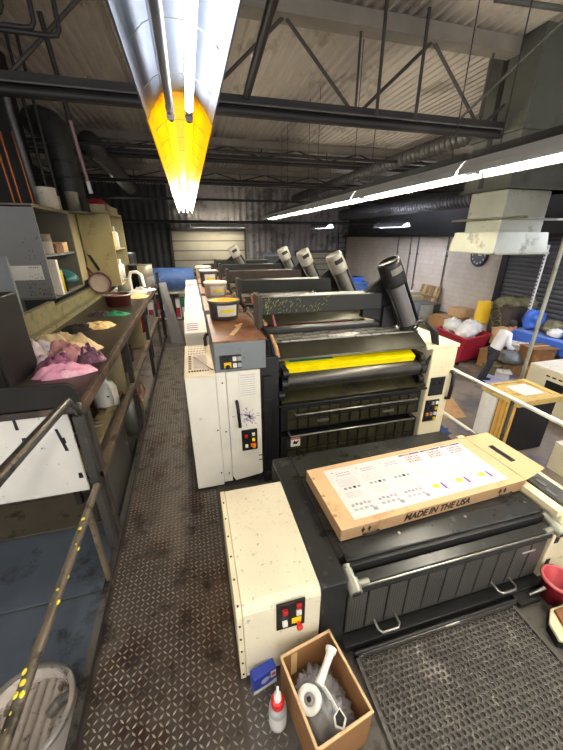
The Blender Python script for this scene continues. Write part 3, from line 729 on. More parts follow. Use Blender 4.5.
fl.prism([(.08,.01),(.135,.02),(.135,.2),(.08,.2)],'z',-.004,0); fl.prism([(.08,.44),(.135,.44),(.135,.62),(.08,.63)],'z',-.004,0)
fl.build('end_flap','cardboard',bl)
f2 = MB(); f2.T = Matrix.Translation((LB,0,.01)) @ Matrix.Rotation(math.radians(-2),4,'Y')
f2.prism([(0,.01),(.14,.04),(.14,.3),(0,.32)],'z',0,.004); f2.build('lower_flap','cardboard',bl)
s = MB()
for k in range(3): s.box(-.001,.03,.12+.2*k,.14+.2*k,HB-.004,HB+.0006)
s.build('tab_slot','cardboard_dark',bl)
def front(cx,cz): return Matrix.Translation((cx,-.0012,cz)) @ Matrix.Rotation(PI/2,4,'X')
text_mesh('printed_words','MADE IN THE USA',.08,front(.80,.052),'dark_print',bl,.28,.90,.0026)
for x0 in (.17,1.40):
    s = MB()
    for k in range(2):
        cx = x0+k*.05; s.prism([(cx-.006,.03),(cx+.006,.03),(cx+.009,.05),(cx+.019,.05),(cx+.002,.083),(cx-.017,.05),(cx-.008,.05)],'y',-.0015,0)
    s.build('up_arrows','dark_print',bl)
    MB().tube([(x0+.0,-.004,.012),(x0+.03,-.02,.022),(x0+.09,-.022,.024),(x0+.13,-.004,.016)],.008,n=6).build('hand_slot','dark_print',bl)
# printed sheet on the box
sh = thing('printed_sheet',(.80,1.44,.684+HB*.96),'white printed label sheet lying in the flat cardboard carton','printed sheet',None,math.radians(2.4),True)
U0,V0,UW,VW = .13,.055,1.41,.535; Z = .0015
MB().box(U0,U0+UW,V0,V0+VW,.0005,Z).build('paper','label_white',sh)
pr = MB(); random.seed(5)
MI = ['purple','pink_print','grey_print','faint_print','yellow_print','dark_print','orange_button','coral_print']
def patch(u0,u1,v0,v1,mi,z=Z+.0006): pr.add([(U0+u0*UW,V0+v0*VW,z),(U0+u1*UW,V0+v0*VW,z),(U0+u1*UW,V0+v1*VW,z),(U0+u0*UW,V0+v1*VW,z)],[(0,1,2,3)],mi)
for cidx in range(6):
    c0 = .03+cidx*.162; cw = .145
    if cidx < 3:
        for r in range(2):
            for k in range(5): patch(c0+.03+k*.018,c0+.043+k*.018,.86-.05*r,.885-.05*r,1 if random.random()<.7 else 3)
        patch(c0+.005,c0+.018,.9,.92,2)
        for (a0,a1,b0,b1) in ((.01,.125,.745,.75),(.01,.125,.60,.605),(.01,.012,.6,.75),(.123,.125,.6,.75)): patch(c0+a0,c0+a1,b0,b1,2)
        for k in range(5): patch(c0+.02,c0+.115,.62+k*.023,.626+k*.023,3)
        for k in range(4): patch(c0+.02+k*.028,c0+.038+k*.028,.52,.565,2 if k != 2 else 5)
        for k in range(4): patch(c0+.01,c0+.12-.02*(k%2),.36+k*.03,.368+k*.03,3)
        for k in range(5): patch(c0+.0+k*.024,c0+.017+k*.024,.20+.012*(k%2),.245+.012*(k%2),2 if k<3 else 1)
        for k in range(4): patch(c0+.0+k*.03,c0+.022+k*.03,.12,.165,3)
        patch(c0+.1,c0+.125,.06,.12,2)
    else:
        patch(c0,c0+.155,.95,.985,0); patch(c0+.03,c0+.08,.955,.98,6,Z+.0012)
        for r in range(3):
            for k in range(5): patch(c0+.03+k*.02,c0+.045+k*.02,.88-.055*r,.915-.055*r,7 if (r+k)%3 else 1)
        for k in range(9): patch(c0+.01,c0+.12-.03*(k%3==2),.40+k*.034,.406+k*.034,3)
        n = 10; cu = c0+.04; cv = .2
        vs = [(U0+(cu+.026*math.cos(2*PI*q/n)*(1 if q%2 else .8))*UW,V0+(cv+.05*math.sin(2*PI*q/n)*(1 if q%2 else .8))*VW,Z+.0006) for q in range(n)]
        pr.add(vs,[tuple(range(n))],4)
        patch(c0+.078,c0+.09,.11,.24,0); patch(c0+.09,c0+.1,.09,.2,1)
pr.build('print',MI,sh)

# open carton with tape gun
ct = thing('open_carton',(.28,1.07,0),'open brown carton holding a white tape gun, beside the end cabinet','cardboard carton',None,math.radians(10),True)
w_,d_,h_ = .335,.42,.34
b = MB(); b.box(0,w_,-.008,0,0,h_,0).box(0,w_,-d_,-d_+.008,0,h_,0).box(0,.008,-d_,0,0,h_,0).box(w_-.008,w_,-d_,0,0,h_,0).box(0,w_,-d_,0,0,.008,0)
b.build('carton_walls','cardboard_inner',ct)
r = MB()
for (a0,a1,b0,b1) in ((-.004,w_+.004,-.010,.004),(-.004,w_+.004,-d_-.004,-d_+.010),(-.004,.010,-d_,0),(w_-.010,w_+.004,-d_,0)): r.box(a0,a1,b0,b1,h_-.012,h_+.004)
r.build('folded_rim','cardboard',ct,.003)
MB().box(w_*.2,w_*.32,-.0085,-.0078,.1,h_-.03).build('tape_strip','tape',ct)
# crumpled bag
def blob(mb, c, rx, ry, rz, seed, n=28, k=.25, f=3.2, mi=0, squash=True):
    vs = []; fs = []; h = n//2; off = Vector((seed*3.1,seed*1.7,seed*.9))
    for j in range(h+1):
        t = PI*j/h
        for i in range(n):
            a = 2*PI*i/n; d = Vector((math.sin(t)*math.cos(a),math.sin(t)*math.sin(a),math.cos(t)))
            q = noise.noise(d*f+off)+.5*noise.noise(d*f*2.3+off); s_ = 1+k*q
            vs.append((c[0]+d.x*rx*s_,c[1]+d.y*ry*s_,c[2]+max(d.z,-.55 if squash else -1)*rz*s_))
    for j in range(h):
        for i in range(n): fs.append((j*n+i,(j+1)*n+i,(j+1)*n+(i+1)%n,j*n+(i+1)%n))
    mb.add(vs,fs,mi,True); return mb
cb = Vector((.28,1.07,0)); R10 = Matrix.Rotation(math.radians(10),3,'Z')
def inb(x,y,z): p = cb+R10@Vector((x,y,0)); return (p.x,p.y,z)
m = MB(); blob(m,inb(.165,-.21,.1),.135,.175,.14,4,40,.35,4.5); blob(m,inb(.12,-.12,.14),.07,.07,.08,6,30,.5,4); blob(m,inb(.22,-.3,.13),.08,.09,.09,8,30,.5,4)
m.build('plastic_bag','clear_film',None,0,inb(.165,-.21,.02),'crumpled clear plastic bag inside the open carton under the tape gun','plastic bag')
gx = inb(.17,-.19,.24)
tg = thing('tape_gun',(gx[0],gx[1],gx[2]),'white packing tape gun lying in the open carton','tape dispenser',None,math.radians(10),True)
g = MB(); g.tube([(-.02,.0,.05),(.06,.055,.07),(.11,.09,.08)],[.026,.021,.024],n=12); g.cyl((.11,.09,.08),(.13,.108,.085),.031,.034,n=16); g.build('grip','plastic_white',tg)
MB().cyl((.1301,.1081,.08503),(.132,.1097,.0855),.027,n=16).build('grip_end','grey_plastic',tg)
g = MB(); g.T = Matrix.Rotation(math.radians(-75),4,'Z')
g.prism([(-.05,.03),(.0,.06),(.06,.045),(.13,.0),(.15,-.03),(.12,-.035),(.03,.0),(-.04,.0)],'y',-.004,.004); g.build('frame','plastic_white',tg,.003)
g = MB().lathe([(.03,-.024),(.062,-.024),(.066,-.018),(.066,.018),(.062,.024),(.03,.024),(.03,-.024)],(-.09,-.02,.015),28,0,(-.35,-.25,1)).build('tape_hub','plastic_white',tg)
MB().lathe([(.001,-.02),(.03,-.02),(.03,.018),(.001,.018)],(-.09,-.02,.015),20,0,(-.35,-.25,1)).lathe([(.001,.018),(.013,.018),(.012,.03),(.001,.03)],(-.09,-.02,.015),14,1,(-.35,-.25,1)).build('hub_core',['grey_plastic','deep_black'],tg)
MB().prism([(-.01,-.135),(.04,-.115),(.05,-.17),(.01,-.205),(-.025,-.175)],'z',.0,.02).build('blade_guard','plastic_white',tg,.004)
MB().prism([(-.002,-.14),(.033,-.126),(.04,-.165),(.01,-.19),(-.014,-.17)],'z',.0205,.0225).build('blade_plate','deep_black',tg)
# bottle and blue packet
bt = thing('squeeze_bottle',(.225,.925,0),'grey bottle with a red collar and white nozzle left of the open carton','bottle')
MB().lathe([(a*1.1,b*1.25) for a,b in [(.001,0),(.042,0),(.046,.01),(.046,.12),(.042,.135),(.044,.14),(.044,.15),(.03,.165),(.03,.17)]],(.225,.925,0),24).build('bottle_body','bottle_grey',bt)
MB().lathe([(a*1.1,b*1.25) for a,b in [(.0465,.03),(.0465,.115)]],(.225,.925,0),24).build('bottle_label','label_white',bt)
MB().lathe([(a*1.1,b*1.25) for a,b in [(.034,.165),(.034,.2),(.03,.21),(.001,.21)]],(.225,.925,0),20).build('red_collar','red_button',bt)
MB().lathe([(a*1.1,b*1.25) for a,b in [(.02,.205),(.018,.245),(.008,.26),(.006,.3),(.001,.302)]],(.225,.925,0),16).build('nozzle','plastic_white',bt)
pk = thing('wipes_packet',(.11,1.10,0),'blue and white packet standing on the plate against the end cabinet','packet',None,math.radians(12),True)
MB().box(0,.155,-.02,.04,0,.15).build('packet_body','blue_box',pk,.006)
MB().prism([(.0,.0),(.155,.0),(.155,.045),(.1,.028),(.04,.026),(.0,.03)],'y',-.0215,-.02).box(.115,.15,-.0215,-.02,.075,.14).build('white_band','label_white',pk)
MB().prism([(.05,.07),(.07,.06),(.1,.075),(.11,.1),(.085,.115),(.055,.1)],'y',-.0215,-.02).build('round_emblem','lilac',pk)
MB().box(.12,.146,-.0225,-.0215,.095,.12).build('red_patch','red_button',pk)

# red container and scrubber at the right edge
rb = thing('red_pail',(2.47,1.06,0),'red plastic pail with a pink lip at the right edge beside the delivery unit','pail')
MB().lathe([(.001,.0),(.075,.0),(.11,.2),(.122,.205),(.122,.22),(.105,.22),(.07,.02),(.001,.02)],(2.47,1.06,0),32).build('pail_body','red_plastic',rb)
MB().lathe([(.122,.205),(.125,.215),(.115,.226),(.103,.22)],(2.47,1.06,0),32).build('pail_lip','pink_plastic',rb)
MB().tube([(2.36,1.07,.15),(2.32,1.08,.11),(2.26,1.09,.08)],[.016,.013,.01],n=8).build('spout_pipe','metal_edge',rb)
sb = thing('scrub_block',(2.22,.84,0),'cream edged wooden scrubbing block on the platform below the red pail','scrubbing brush')
MB().prism([(2.165,0.795),(2.225,0.755),(2.455,0.755),(2.455,0.965),(2.305,0.965),(2.205,0.895)],'z',0,.06).build('rubber_foot','press_black',sb,.006)
MB().prism([(2.165,0.795),(2.225,0.755),(2.455,0.755),(2.455,0.965),(2.305,0.965),(2.205,0.895)],'z',.06,.085).build('cream_edge','press_cream',sb,.006)
MB().prism([(2.255,0.825),(2.455,0.815),(2.455,0.945),(2.305,0.945)],'z',.085,.11).build('wood_back','wood_brown',sb,.008)

# ------------------------------------------------------------------ guard rail on the left edge of the walkway
t = thing('guard_rail',(-.9,.3,0),'dark pipe guard rail on the left edge of the walkway, spotted with yellow paint','railing')
MB().tube([(-.87,2.2,1.60),(-.87,1.7,1.64),(-.87,.3,1.74)],.03,n=12).build('top_rail','rail_steel',t)
mr = MB().tube([(-.88,2.32,.80),(-.88,-.3,.80)],.026,n=12).build('middle_rail','rail_paint',t)
random.seed(21); s = MB()
for k in range(17):
    y = .86+random.random()*1.1; a = random.uniform(.1,2.2); r = random.choice([.004,.006,.008,.012])
    s.sphere((-.88+.024*math.cos(a),y,.80+.024*math.sin(a)),r,1,1.4,.5,8)
s.build('paint_drips','paint_yellow',mr)
for y in (2.06,.2):
    MB().box(-.895,-.865,y-.02,y+.02,.0,.80).build('rail_post','angle_iron',t)
MB().tube([(-.87,2.2,1.6),(-.87,2.3,1.5),(-.87,2.33,1.44),(-.87,2.38,1.5)],.024,n=10).build('end_elbow','rail_steel',t)

# ------------------------------------------------------------------ workbench
t = thing('workbench',(-1.4,2.42,FZ),'long dark-topped workbench along the left of the walkway, rags on it','workbench')
MB().box(-2.0,-.90,2.42,9.3,1.40,1.47).build('worktop','bench_top',t,.005)
MB().box(-.90,-.865,2.42,9.3,1.385,1.475).build('front_edge','bench_edge',t,.004)
P_ = [(-2.3,1.45),(-.885,1.45),(-.885,1.53)]+[(-.965+.08*math.cos(a),1.56+.08*math.sin(a)) for a in (0,.4,.8,1.2,PI/2)]+[(-2.3,1.66)]
MB().prism(P_,'y',2.42,2.46).build('end_upstand','bench_black',t,.004)
MB().box(-2.3,-.99,2.44,2.46,.68,1.47,0).build('end_panel','bench_white',t)
s = MB()
for (x0,z0,l,w) in ((-1.33,1.42,.11,.008),(-1.31,1.24,.04,.012),(-1.02,.86,.05,.012),(-1.06,1.2,.05,.008),(-1.09,1.28,.2,.009),(-1.75,1.3,.09,.008)):
    s.prism([(x0-w,z0),(x0+w,z0),(x0+w*1.4+.03*(l>.15),z0-l),(x0-w*1.2+.03*(l>.15),z0-l)],'y',2.436,2.44)
s.build('paint_run','dark_print',t)
for y in (2.36,2.5,4.35,6.4,8.4):
    MB().box(-.935,-.875,y,y+.07,(0 if y<3 else FZ),1.40).build('leg','bench_steel',t,.003)
for y in (4.35,6.4,8.4): MB().box(-1.98,-1.9,y,y+.07,FZ,1.40).build('leg','bench_steel',t,.003)
MB().box(-.93,-.87,2.5,9.3,.74,.80,0).box(-.93,-.92,2.5,9.3,.66,.78,0).build('middle_rail','angle_iron',t,.002)
MB().box(-1.95,-.94,2.55,9.2,.66,.69).build('lower_shelf','dark_brown_rack',t)
MB().box(-1.2,-1.02,2.6,4.3,.69,.74).build('shelf_plank','wood_ledge',t,.004)
MB().tube([(-.87,4.4,.72),(-.85,4.3,.55),(-.86,4.5,.42),(-.84,4.8,.5),(-.86,4.6,.7)],.008,n=6).tube([(-.86,4.2,.7),(-.84,4.45,.6),(-.86,4.7,.66)],.007,n=6).build('tangled_wire','copper',t)
MB().box(-1.98,-1.9,3.55,5.3,1.47,1.77,0).box(-1.98,-1.9,5.3,9.3,1.47,1.695,0).box(-1.9,-1.8,4.0,9.3,1.47,1.53,0).build('back_ledge','wood_ledge',t,.004)

def simple(name,label,cat,mats,at,f,bevel=0,group=None):
    m = MB(); f(m); return m.build(name,mats,None,bevel,at,label,cat,group)
# things on the lower shelf
j = thing('plastic_jug',(-1.14,3.95,.69),'translucent white plastic jug on the lower shelf of the workbench','jug')
MB().lathe([(.001,0),(.13,0),(.135,.02),(.135,.24),(.1,.31),(.045,.34),(.045,.37),(.001,.37)],(-1.14,3.95,.69),20).build('jug_body','plastic_white',j)
MB().cyl((-1.14,3.95,1.06),(-1.14,3.95,1.09),.05,n=16).build('cap','tub_white',j)
MB().tube([(-1.06,3.83,.98),(-1.02,3.78,.96),(-1.0,3.76,.86),(-1.02,3.8,.78)],.018,n=8).build('handle','plastic_white',j)
simple('loose_board','pale flat panel standing under the worktop behind the white jug','panel','cab_tan',(-1.25,4.28,.69),lambda m: m.box(-1.9,-.96,4.26,4.3,.69,1.38))
simple('loose_board','grey flat panel standing below the middle rail beside the walkway edge','panel','galv_dull',(-1.0,3.1,FZ),lambda m: m.box(-.98,-.95,2.75,3.7,FZ,.62),.003)
simple('loose_board','beige flat panel under the far half of the worktop','panel','cab_tan',(-1.3,6.3,.69),lambda m: m.box(-1.85,-.97,6.3,6.34,.69,1.36))
random.seed(31)
for k in range(9):
    y = 2.7+k*.16; a = random.uniform(-.9,.9)
    simple('metal_rod',['rusty rod in the tangle on the lower shelf near the guard rail','thin metal rod in the tangle on the lower shelf near the guard rail'][k%2],'rod',['rust_red','metal_edge'][k%2],(-1.3,y,.76),
           lambda m: m.cyl((-1.3-.28*math.cos(a),y-.28*math.sin(a),.75+.012*k),(-1.3+.28*math.cos(a),y+.28*math.sin(a),.78+.012*k),.009,n=6),0,['rusty scrap rods','thin scrap rods'][k%2])
for (x,y,r,h,mt,lab) in ((-1.25,5.1,.15,.32,'tub_grey','grey tub on the lower shelf below the green rag'),(-1.2,5.6,.13,.25,'rust_red','dark red can on the lower shelf below the sieve'),(-1.2,6.9,.14,.3,'can_metal','metal can on the lower shelf under the far rags'),(-1.2,7.5,.14,.34,'red_plastic','red can on the lower shelf near the far end of the bench')):
    def f(m): m.lathe([(.001,0),(r,0),(r,h*.96),(r*1.03,h),(r*.93,h),(r*.92,h*.9),(.001,h*.9)],(x,y,.69),18)
    simple('storage_can',lab,'can',mt,(x,y,.69),f)
simple('steel_pot','round steel pot standing low beside the walkway edge under the wire','pot','galv',(-1.05,5.0,FZ),lambda m: m.lathe([(.001,0),(.16,0),(.16,1.25),(.13,1.4),(.06,1.47),(.001,1.48)],(-1.1,5.0,FZ),20))
for y,mt,lab in ((4.0,'press_black','black carton low under the bench'),):
    simple('low_box',lab,'box',mt,(-1.3,y,FZ),lambda m: m.box(-1.6,-1.05,y,y+.5,FZ,FZ+.95).box(-1.62,-1.03,y-.02,y+.52,FZ+.85,FZ+.97),.006)

# rags
def rag(c, rx, ry, h, mt, seed, label, rot=0., f=3.4):
    n = 40; R = 12; vs = []; fs = []; off = Vector((seed*2.3,seed*1.1,seed*.7))
    def out(a): return 1+.28*noise.noise(Vector((math.cos(a)*1.6,math.sin(a)*1.6,seed*1.9)))+.12*noise.noise(Vector((math.cos(a)*4,math.sin(a)*4,seed)))
    for j in range(R+1):
        q = j/R
        for i in range(n):
            a = 2*PI*i/n; o_ = out(a); x = q*o_*math.cos(a); y = q*o_*math.sin(a)
            z = (1-q**3)*(.5+.75*noise.noise(Vector((x*f*.6,y*f*1.5,0))+off)+.3*abs(noise.noise(Vector((x*f*1.3,y*f*3.2,2))+off)))
            z = max(.02,z)*h if j < R else 0.0
            X = x*rx; Y = y*ry
            vs.append((c[0]+X*math.cos(rot)-Y*math.sin(rot),c[1]+X*math.sin(rot)+Y*math.cos(rot),c[2]+z))
    for j in range(R):
        for i in range(n): fs.append((j*n+i,(j+1)*n+i,(j+1)*n+(i+1)%n,j*n+(i+1)%n))
    m = MB().add(vs,fs,0,True); m.add([vs[R*n+i] for i in range(n)],[tuple(range(n))[::-1]])
    return m.build('shop_rag',mt,None,0,c,label,'rag','shop rags on the workbench')
BZ = 1.471
rag((-1.42,3.88,BZ),.36,.25,.2,'rag_cream',2,'large cream rag at the back of the rag pile',-.2)
rag((-1.50,3.52,BZ),.24,.2,.24,'rag_grey',3,'grey-lilac rag at the left of the rag pile',.4)
rag((-1.24,3.50,BZ),.26,.15,.2,'rag_mauve',5,'mauve rag in the middle of the rag pile',-.1)
rag((-1.07,3.46,BZ),.14,.16,.15,'rag_purple',7,'dark purple stained rag nearest the bench edge',.5)
rag((-1.30,3.27,BZ),.17,.12,.17,'rag_magenta',11,'plum rag right behind the bright pink one',.1)
rag((-1.17,3.08,BZ),.23,.10,.13,'rag_pink',13,'bright pink rag closest to the camera on the bench',.22)
rag((-1.75,3.75,BZ),.18,.2,.2,'rag_grey',17,'pale grey rag against the ledge at the back of the pile',.0)
rag((-1.50,4.75,BZ),.22,.18,.08,'rag_black',19,'crumpled black rag beside the tan one',.3)
rag((-1.28,4.85,BZ),.19,.17,.09,'rag_tan',23,'tan rag beside the black one on the bench',.2)
rag((-1.20,5.6,BZ),.2,.14,.06,'rag_green',29,'green rag on the worktop below the sieve',-.2)
rag((-1.45,5.65,BZ),.18,.14,.06,'rag_black',31,'flat black rag left of the green one',.2)
rag((-1.10,7.3,BZ),.24,.22,.05,'rag_tan',37,'cream cloth hanging toward the far bench edge',.1)
rag((-1.05,8.2,BZ),.22,.2,.12,'bag_white',41,'white crumpled cloth at the far end of the bench',.1)

# sieve, tray and far bench items
sv = thing('sieve',(-1.36,5.95,1.72),'round rusty-rimmed sieve leaning upright at the back of the bench','sieve')
ax = Vector((.35,-.9,.28)); cc = Vector((-1.42,5.95,1.92))
MB().lathe([(.145,-.04),(.16,-.04),(.17,.02),(.16,.03),(.145,.02)],cc,32,axis=ax).build('sieve_rim','rust_red',sv)
MB().lathe([(.001,-.03),(.145,-.03)],cc,32,axis=ax).lathe([(.001,-.036),(.145,-.036)],cc,32,axis=ax).build('sieve_mesh','sieve_mesh',sv)
MB().tube([cc+Vector((-.07,0,.14)),cc+Vector((-.12,.02,.2)),cc+Vector((-.15,.03,.24))],.018,n=8).build('sieve_handle','rust_red',sv)
tb = thing('ink_tray',(-1.3,6.45,BZ),'dark round pan with a metal rim on the bench behind the sieve','pan')
MB().lathe([(.001,0),(.2,0),(.21,.16),(.26,.18),(.26,.195),(.2,.18),(.19,.03),(.001,.03)],(-1.3,6.45,BZ),28).build('pan_body','rust_red',tb)
MB().lathe([(.20,.185),(.265,.185),(.265,.2),(.20,.2)],(-1.3,6.45,BZ),28).build('pan_rim','metal_edge',tb)
simple('paper_stack','loose white papers on the bench beyond the pan','paper','paper',(-1.15,7.8,BZ),lambda m: m.box(-1.4,-.98,7.65,8.0,BZ,BZ+.03).box(-1.3,-1.05,7.7,8.05,BZ+.03,BZ+.05))
for (x,y,z,r,h,mt,lab) in ((-1.0,8.3,BZ,.17,.3,'tub_grey','lower grey tin of the stack at the far bench end'),(-1.0,8.3,BZ+.3,.16,.26,'can_metal','upper metal tin of the stack at the far bench end'),(-1.25,8.6,BZ,.15,.55,'deep_black','tall black canister behind the stacked tins'),(-1.5,8.3,BZ,.14,.3,'tub_white','white tin left of the stacked tins at the far end')):
    o = thing('tin_can',(x,y,z),lab,'tin')
    MB().lathe([(.001,0),(r,0),(r,h*.97),(.001,h*.97)],(x,y,z),20).build('tin_body',mt,o)
    MB().lathe([(r*.9,h*.965),(r*1.03,h*.965),(r*1.03,h),(r*.9,h)],(x,y,z),20).build('tin_rim','metal_edge',o)
simple('white_hose','white bent tube standing at the far end of the bench','tube','plastic_white',(-1.15,8.0,BZ),lambda m: m.tube([(-1.3,8.0,BZ),(-1.31,8.0,BZ+.3),(-1.27,8.0,BZ+.42),(-1.15,8.0,BZ+.43),(-1.06,8.0,BZ+.36),(-1.03,8.0,BZ+.1)],.035,n=10))

# black drawer tower at the left frame edge
o = thing('drawer_tower',(-1.95,2.85,BZ),'black upright drawer tower on the bench at the left edge','drawers')
MB().box(-2.4,-1.47,2.80,3.35,BZ,2.17).build('tower_body','deep_black',o,.012)
for k in range(4):
    MB().box(-2.38,-1.49,2.785,2.80,BZ+.05+k*.17,BZ+.2+k*.17).build('drawer','bench_black',o,.006)
for zz in (1.95,2.0,2.1): MB().cyl((-2.4,2.775,zz),(-1.475,2.775,zz),.007,n=6).build('rail','metal_edge',o)
simple('grey_side_panel','narrow grey upright panel behind the black drawer tower','panel','press_grey',(-2.1,4.4,BZ),lambda m: m.box(-2.5,-1.93,4.4,4.44,BZ,2.4))

# wall cabinets
o = thing('open_cabinet',(-1.9,5.4,1.8),'grey open-front cabinet with a white notice on its side, above the bench','cabinet')
MB().box(-2.9,-1.9,5.40,5.43,1.8,2.98).build('side_panel','cab_grey',o,.003)
MB().box(-2.9,-1.9,6.77,6.8,1.8,2.98).box(-2.9,-1.9,5.4,6.8,2.96,3.0).box(-2.2,-1.6,6.8,7.34,2.98,3.0).box(-2.9,-1.9,5.4,6.8,1.78,1.81).box(-2.9,-2.86,5.4,6.8,1.8,2.98).build('cabinet_shell','cab_dark',o)
MB().box(-1.9,-1.885,5.40,6.8,2.955,3.0).box(-1.9,-1.885,6.765,6.8,1.8,2.96).build('front_trim','cab_tan',o)
MB().box(-2.86,-1.92,5.43,6.77,2.34,2.37).build('shelf','press_grey',o)
s = MB().box(-2.16,-1.98,5.394,5.40,2.05,2.24,0).box(-2.62,-2.16,5.394,5.40,2.05,2.24,0)
random.seed(9)
for k in range(16):
    x = -2.16+.17*random.random(); z = 2.07+.13*random.random(); a = random.uniform(0,PI)
    l = .012; s.add([(x-l*math.cos(a),5.3935,z-l*math.sin(a)),(x+.003,5.3935,z-.003),(x+l*math.cos(a),5.3935,z+l*math.sin(a)),(x-.003,5.3935,z+.003)],[(0,1,2,3)],1)
for k in range(60):
    x = -2.2+.28*random.random(); z = 1.84+.22*random.random()**1.4 if k < 44 else 2.25+.35*random.random(); a = random.uniform(0,PI); l = .006+.012*random.random()
    s.add([(x-l*math.cos(a),5.3985,z-l*math.sin(a)),(x+.005*math.sin(a),5.3985,z-.005*math.cos(a)),(x+l*math.cos(a),5.3985,z+l*math.sin(a)),(x-.005*math.sin(a),5.3985,z+.005*math.cos(a))],[(0,1,2,3)],1)
for k in range(5): s.box(-2.13+k*.024,-2.12+k*.024,5.3932,5.394,2.205,2.222,1)
s.build('white_notice',['label_white','dark_print'],o)
o = thing('open_cabinet',(-1.35,7.35,1.75),'beige cabinet with a narrow open front of bottles, farther along the bench','cabinet')
MB().box(-1.95,-1.37,7.35,7.39,1.72,3.02).build('side_panel','cab_beige',o,.003)
MB().box(-1.95,-1.91,7.35,8.7,1.72,3.02).box(-1.95,-1.37,8.66,8.7,1.72,3.02).box(-1.95,-1.37,7.35,8.7,3.0,3.04).box(-1.95,-1.37,7.35,8.7,1.70,1.73).build('cabinet_shell','cab_tan',o)
MB().box(-1.91,-1.38,7.39,8.66,2.36,2.38).build('shelf','cab_tan',o)
simple('paint_knife','dark knife hanging on the beige cabinet side','knife','deep_black',(-1.85,7.345,2.1),lambda m: m.prism([(-1.88,2.3),(-1.82,2.28),(-1.70,2.02),(-1.74,1.98)],'y',7.335,7.35))
simple('wall_board','cream upright board between the two open cabinets','board','cab_tan',(-1.95,7.1,1.75),lambda m: m.box(-1.97,-1.93,6.82,7.34,1.85,2.98))
def can(x,y,z,r,h,mt,lab,grp=None,neck=False):
    def f(m):
        if neck: m.lathe([(.001,0),(r,0),(r,h*.7),(r*.4,h*.82),(r*.4,h),(.001,h)],(x,y,z),16)
        else: m.lathe([(.001,0),(r,0),(r,h*.95),(r*1.03,h*.96),(r*1.03,h),(.001,h)],(x,y,z),18)
    simple('bottle' if neck else 'can',lab,'bottle' if neck else 'can',mt,(x,y,z),f,0,grp)
can(-1.98,6.3,3.0,.13,.28,'tub_white','round metal can on top of the grey open cabinet')
can(-2.0,6.62,3.0,.09,.2,'can_metal','smaller metal can right of the big one on the cabinet top')
can(-2.05,5.85,2.37,.12,.17,'tub_white','white tub on the upper shelf of the grey cabinet')
can(-2.03,5.83,2.54,.11,.1,'can_metal','metal tin stacked on the white tub in the cabinet')
simple('small_box','small brown box beside the white tub on the cabinet shelf','box','wood_brown',(-2.1,6.25,2.37),lambda m: m.box(-2.2,-1.97,6.1,6.38,2.37,2.5),.004)
simple('small_box','tan box at the far end of the cabinet shelf','box','cardboard',(-2.1,6.55,2.37),lambda m: m.box(-2.2,-1.97,6.43,6.66,2.37,2.52),.004)
simple('white_binder','tall white binder standing at the front of the cabinet floor','binder','press_white',(-1.97,5.64,1.81),lambda m: m.box(-2.2,-1.86,5.6,5.68,1.81,2.30),.004)
can(-1.95,5.86,1.81,.055,.32,'yellow_print','yellow-labelled spray can beside the white binder')
can(-1.96,6.0,1.81,.055,.26,'deep_black','black spray can beside the yellow-labelled one')
simple('teal_lid','teal round plastic lid tilted in the grey cabinet','lid','teal',(-2.1,6.3,2.02),lambda m: m.lathe([(.001,.03),(.14,.05),(.2,.0),(.21,.01),(.14,.07),(.001,.05)],(-2.02,6.3,2.0),22,axis=(.35,-.3,1)))
simple('dark_carton','black carton under the teal lid in the grey cabinet','box','press_black',(-2.15,6.35,1.81),lambda m: m.box(-2.3,-1.96,6.1,6.7,1.81,1.97),.004)
for k,(y,z,mt,lab) in enumerate(((7.6,2.38,'label_white','white bottle on the upper shelf of the beige cabinet'),(7.85,2.38,'rag_tan','amber bottle on the upper shelf of the beige cabinet'),(8.2,2.38,'plastic_white','far bottle on the upper shelf of the beige cabinet'),(7.6,1.73,'ink_tub_yellow','yellow bottle on the lower shelf of the beige cabinet'),(7.9,1.73,'label_white','white bottle on the lower shelf of the beige cabinet'),(8.25,1.73,'plastic_white','clear white jug on the lower shelf of the beige cabinet'))):
    can(-1.50,y,z,.085,.42,mt,lab,'bottles in the beige cabinet',True)
simple('parts_tray','shallow tan tray on top of the beige cabinet','tray','cab_tan',(-1.65,8.0,3.04),lambda m: m.box(-1.92,-1.4,7.4,8.5,3.04,3.06).box(-1.92,-1.9,7.4,8.5,3.06,3.16).box(-1.42,-1.4,7.4,8.5,3.06,3.16).box(-1.92,-1.4,7.4,7.42,3.06,3.16),.003)
simple('red_bundle','dark red cloth bundle in the tray on the beige cabinet','bundle','bin_red',(-1.65,7.9,3.06),lambda m: blob(m,(-1.65,7.95,3.13),.2,.4,.16,3))
can(-1.82,6.98,3.0,.1,.3,'galv','steel flask between the two cabinet tops')
simple('black_case','black case standing beside the steel flask on the cabinet tops','case','deep_black',(-1.75,7.25,2.98),lambda m: m.box(-1.85,-1.66,7.15,7.33,3.0,3.25),.006)

# big drum lower left
o = thing('steel_drum',(-1.38,1.52,FZ),'dirty open steel drum with a pale rim below the guard rail','drum')
MB().lathe([(.28,0),(.28,.25),(.295,.27),(.28,.29),(.28,.5),(.295,.52),(.28,.54),(.28,.74),(.265,.74),(.265,.03),(.001,.03),(.001,0),(.28,0)],(-1.38,1.52,FZ),36).build('drum_wall','drum_dirty',o)
MB().lathe([(.262,.735),(.3,.735),(.305,.75),(.295,.765),(.265,.76)],(-1.38,1.52,FZ),36).build('drum_rim','drum_rim',o)
L_ = MB(); 
for k in range(9):
    a = -.24+k*.06; hw = math.sqrt(max(.001,.255**2-a*a)); L_.cyl((-1.38+a,1.52-hw,FZ+.6),(-1.38+a,1.52+hw,FZ+.6),.032,n=10)
L_.build('ribbed_lid','drum_dirty',o)
MB().tube([(-1.25,1.53,FZ+.66),(-1.2,1.56,FZ+.7),(-1.13,1.6,FZ+.69)],[.035,.04,.03],n=10).build('lid_clamp','tub_grey',o)

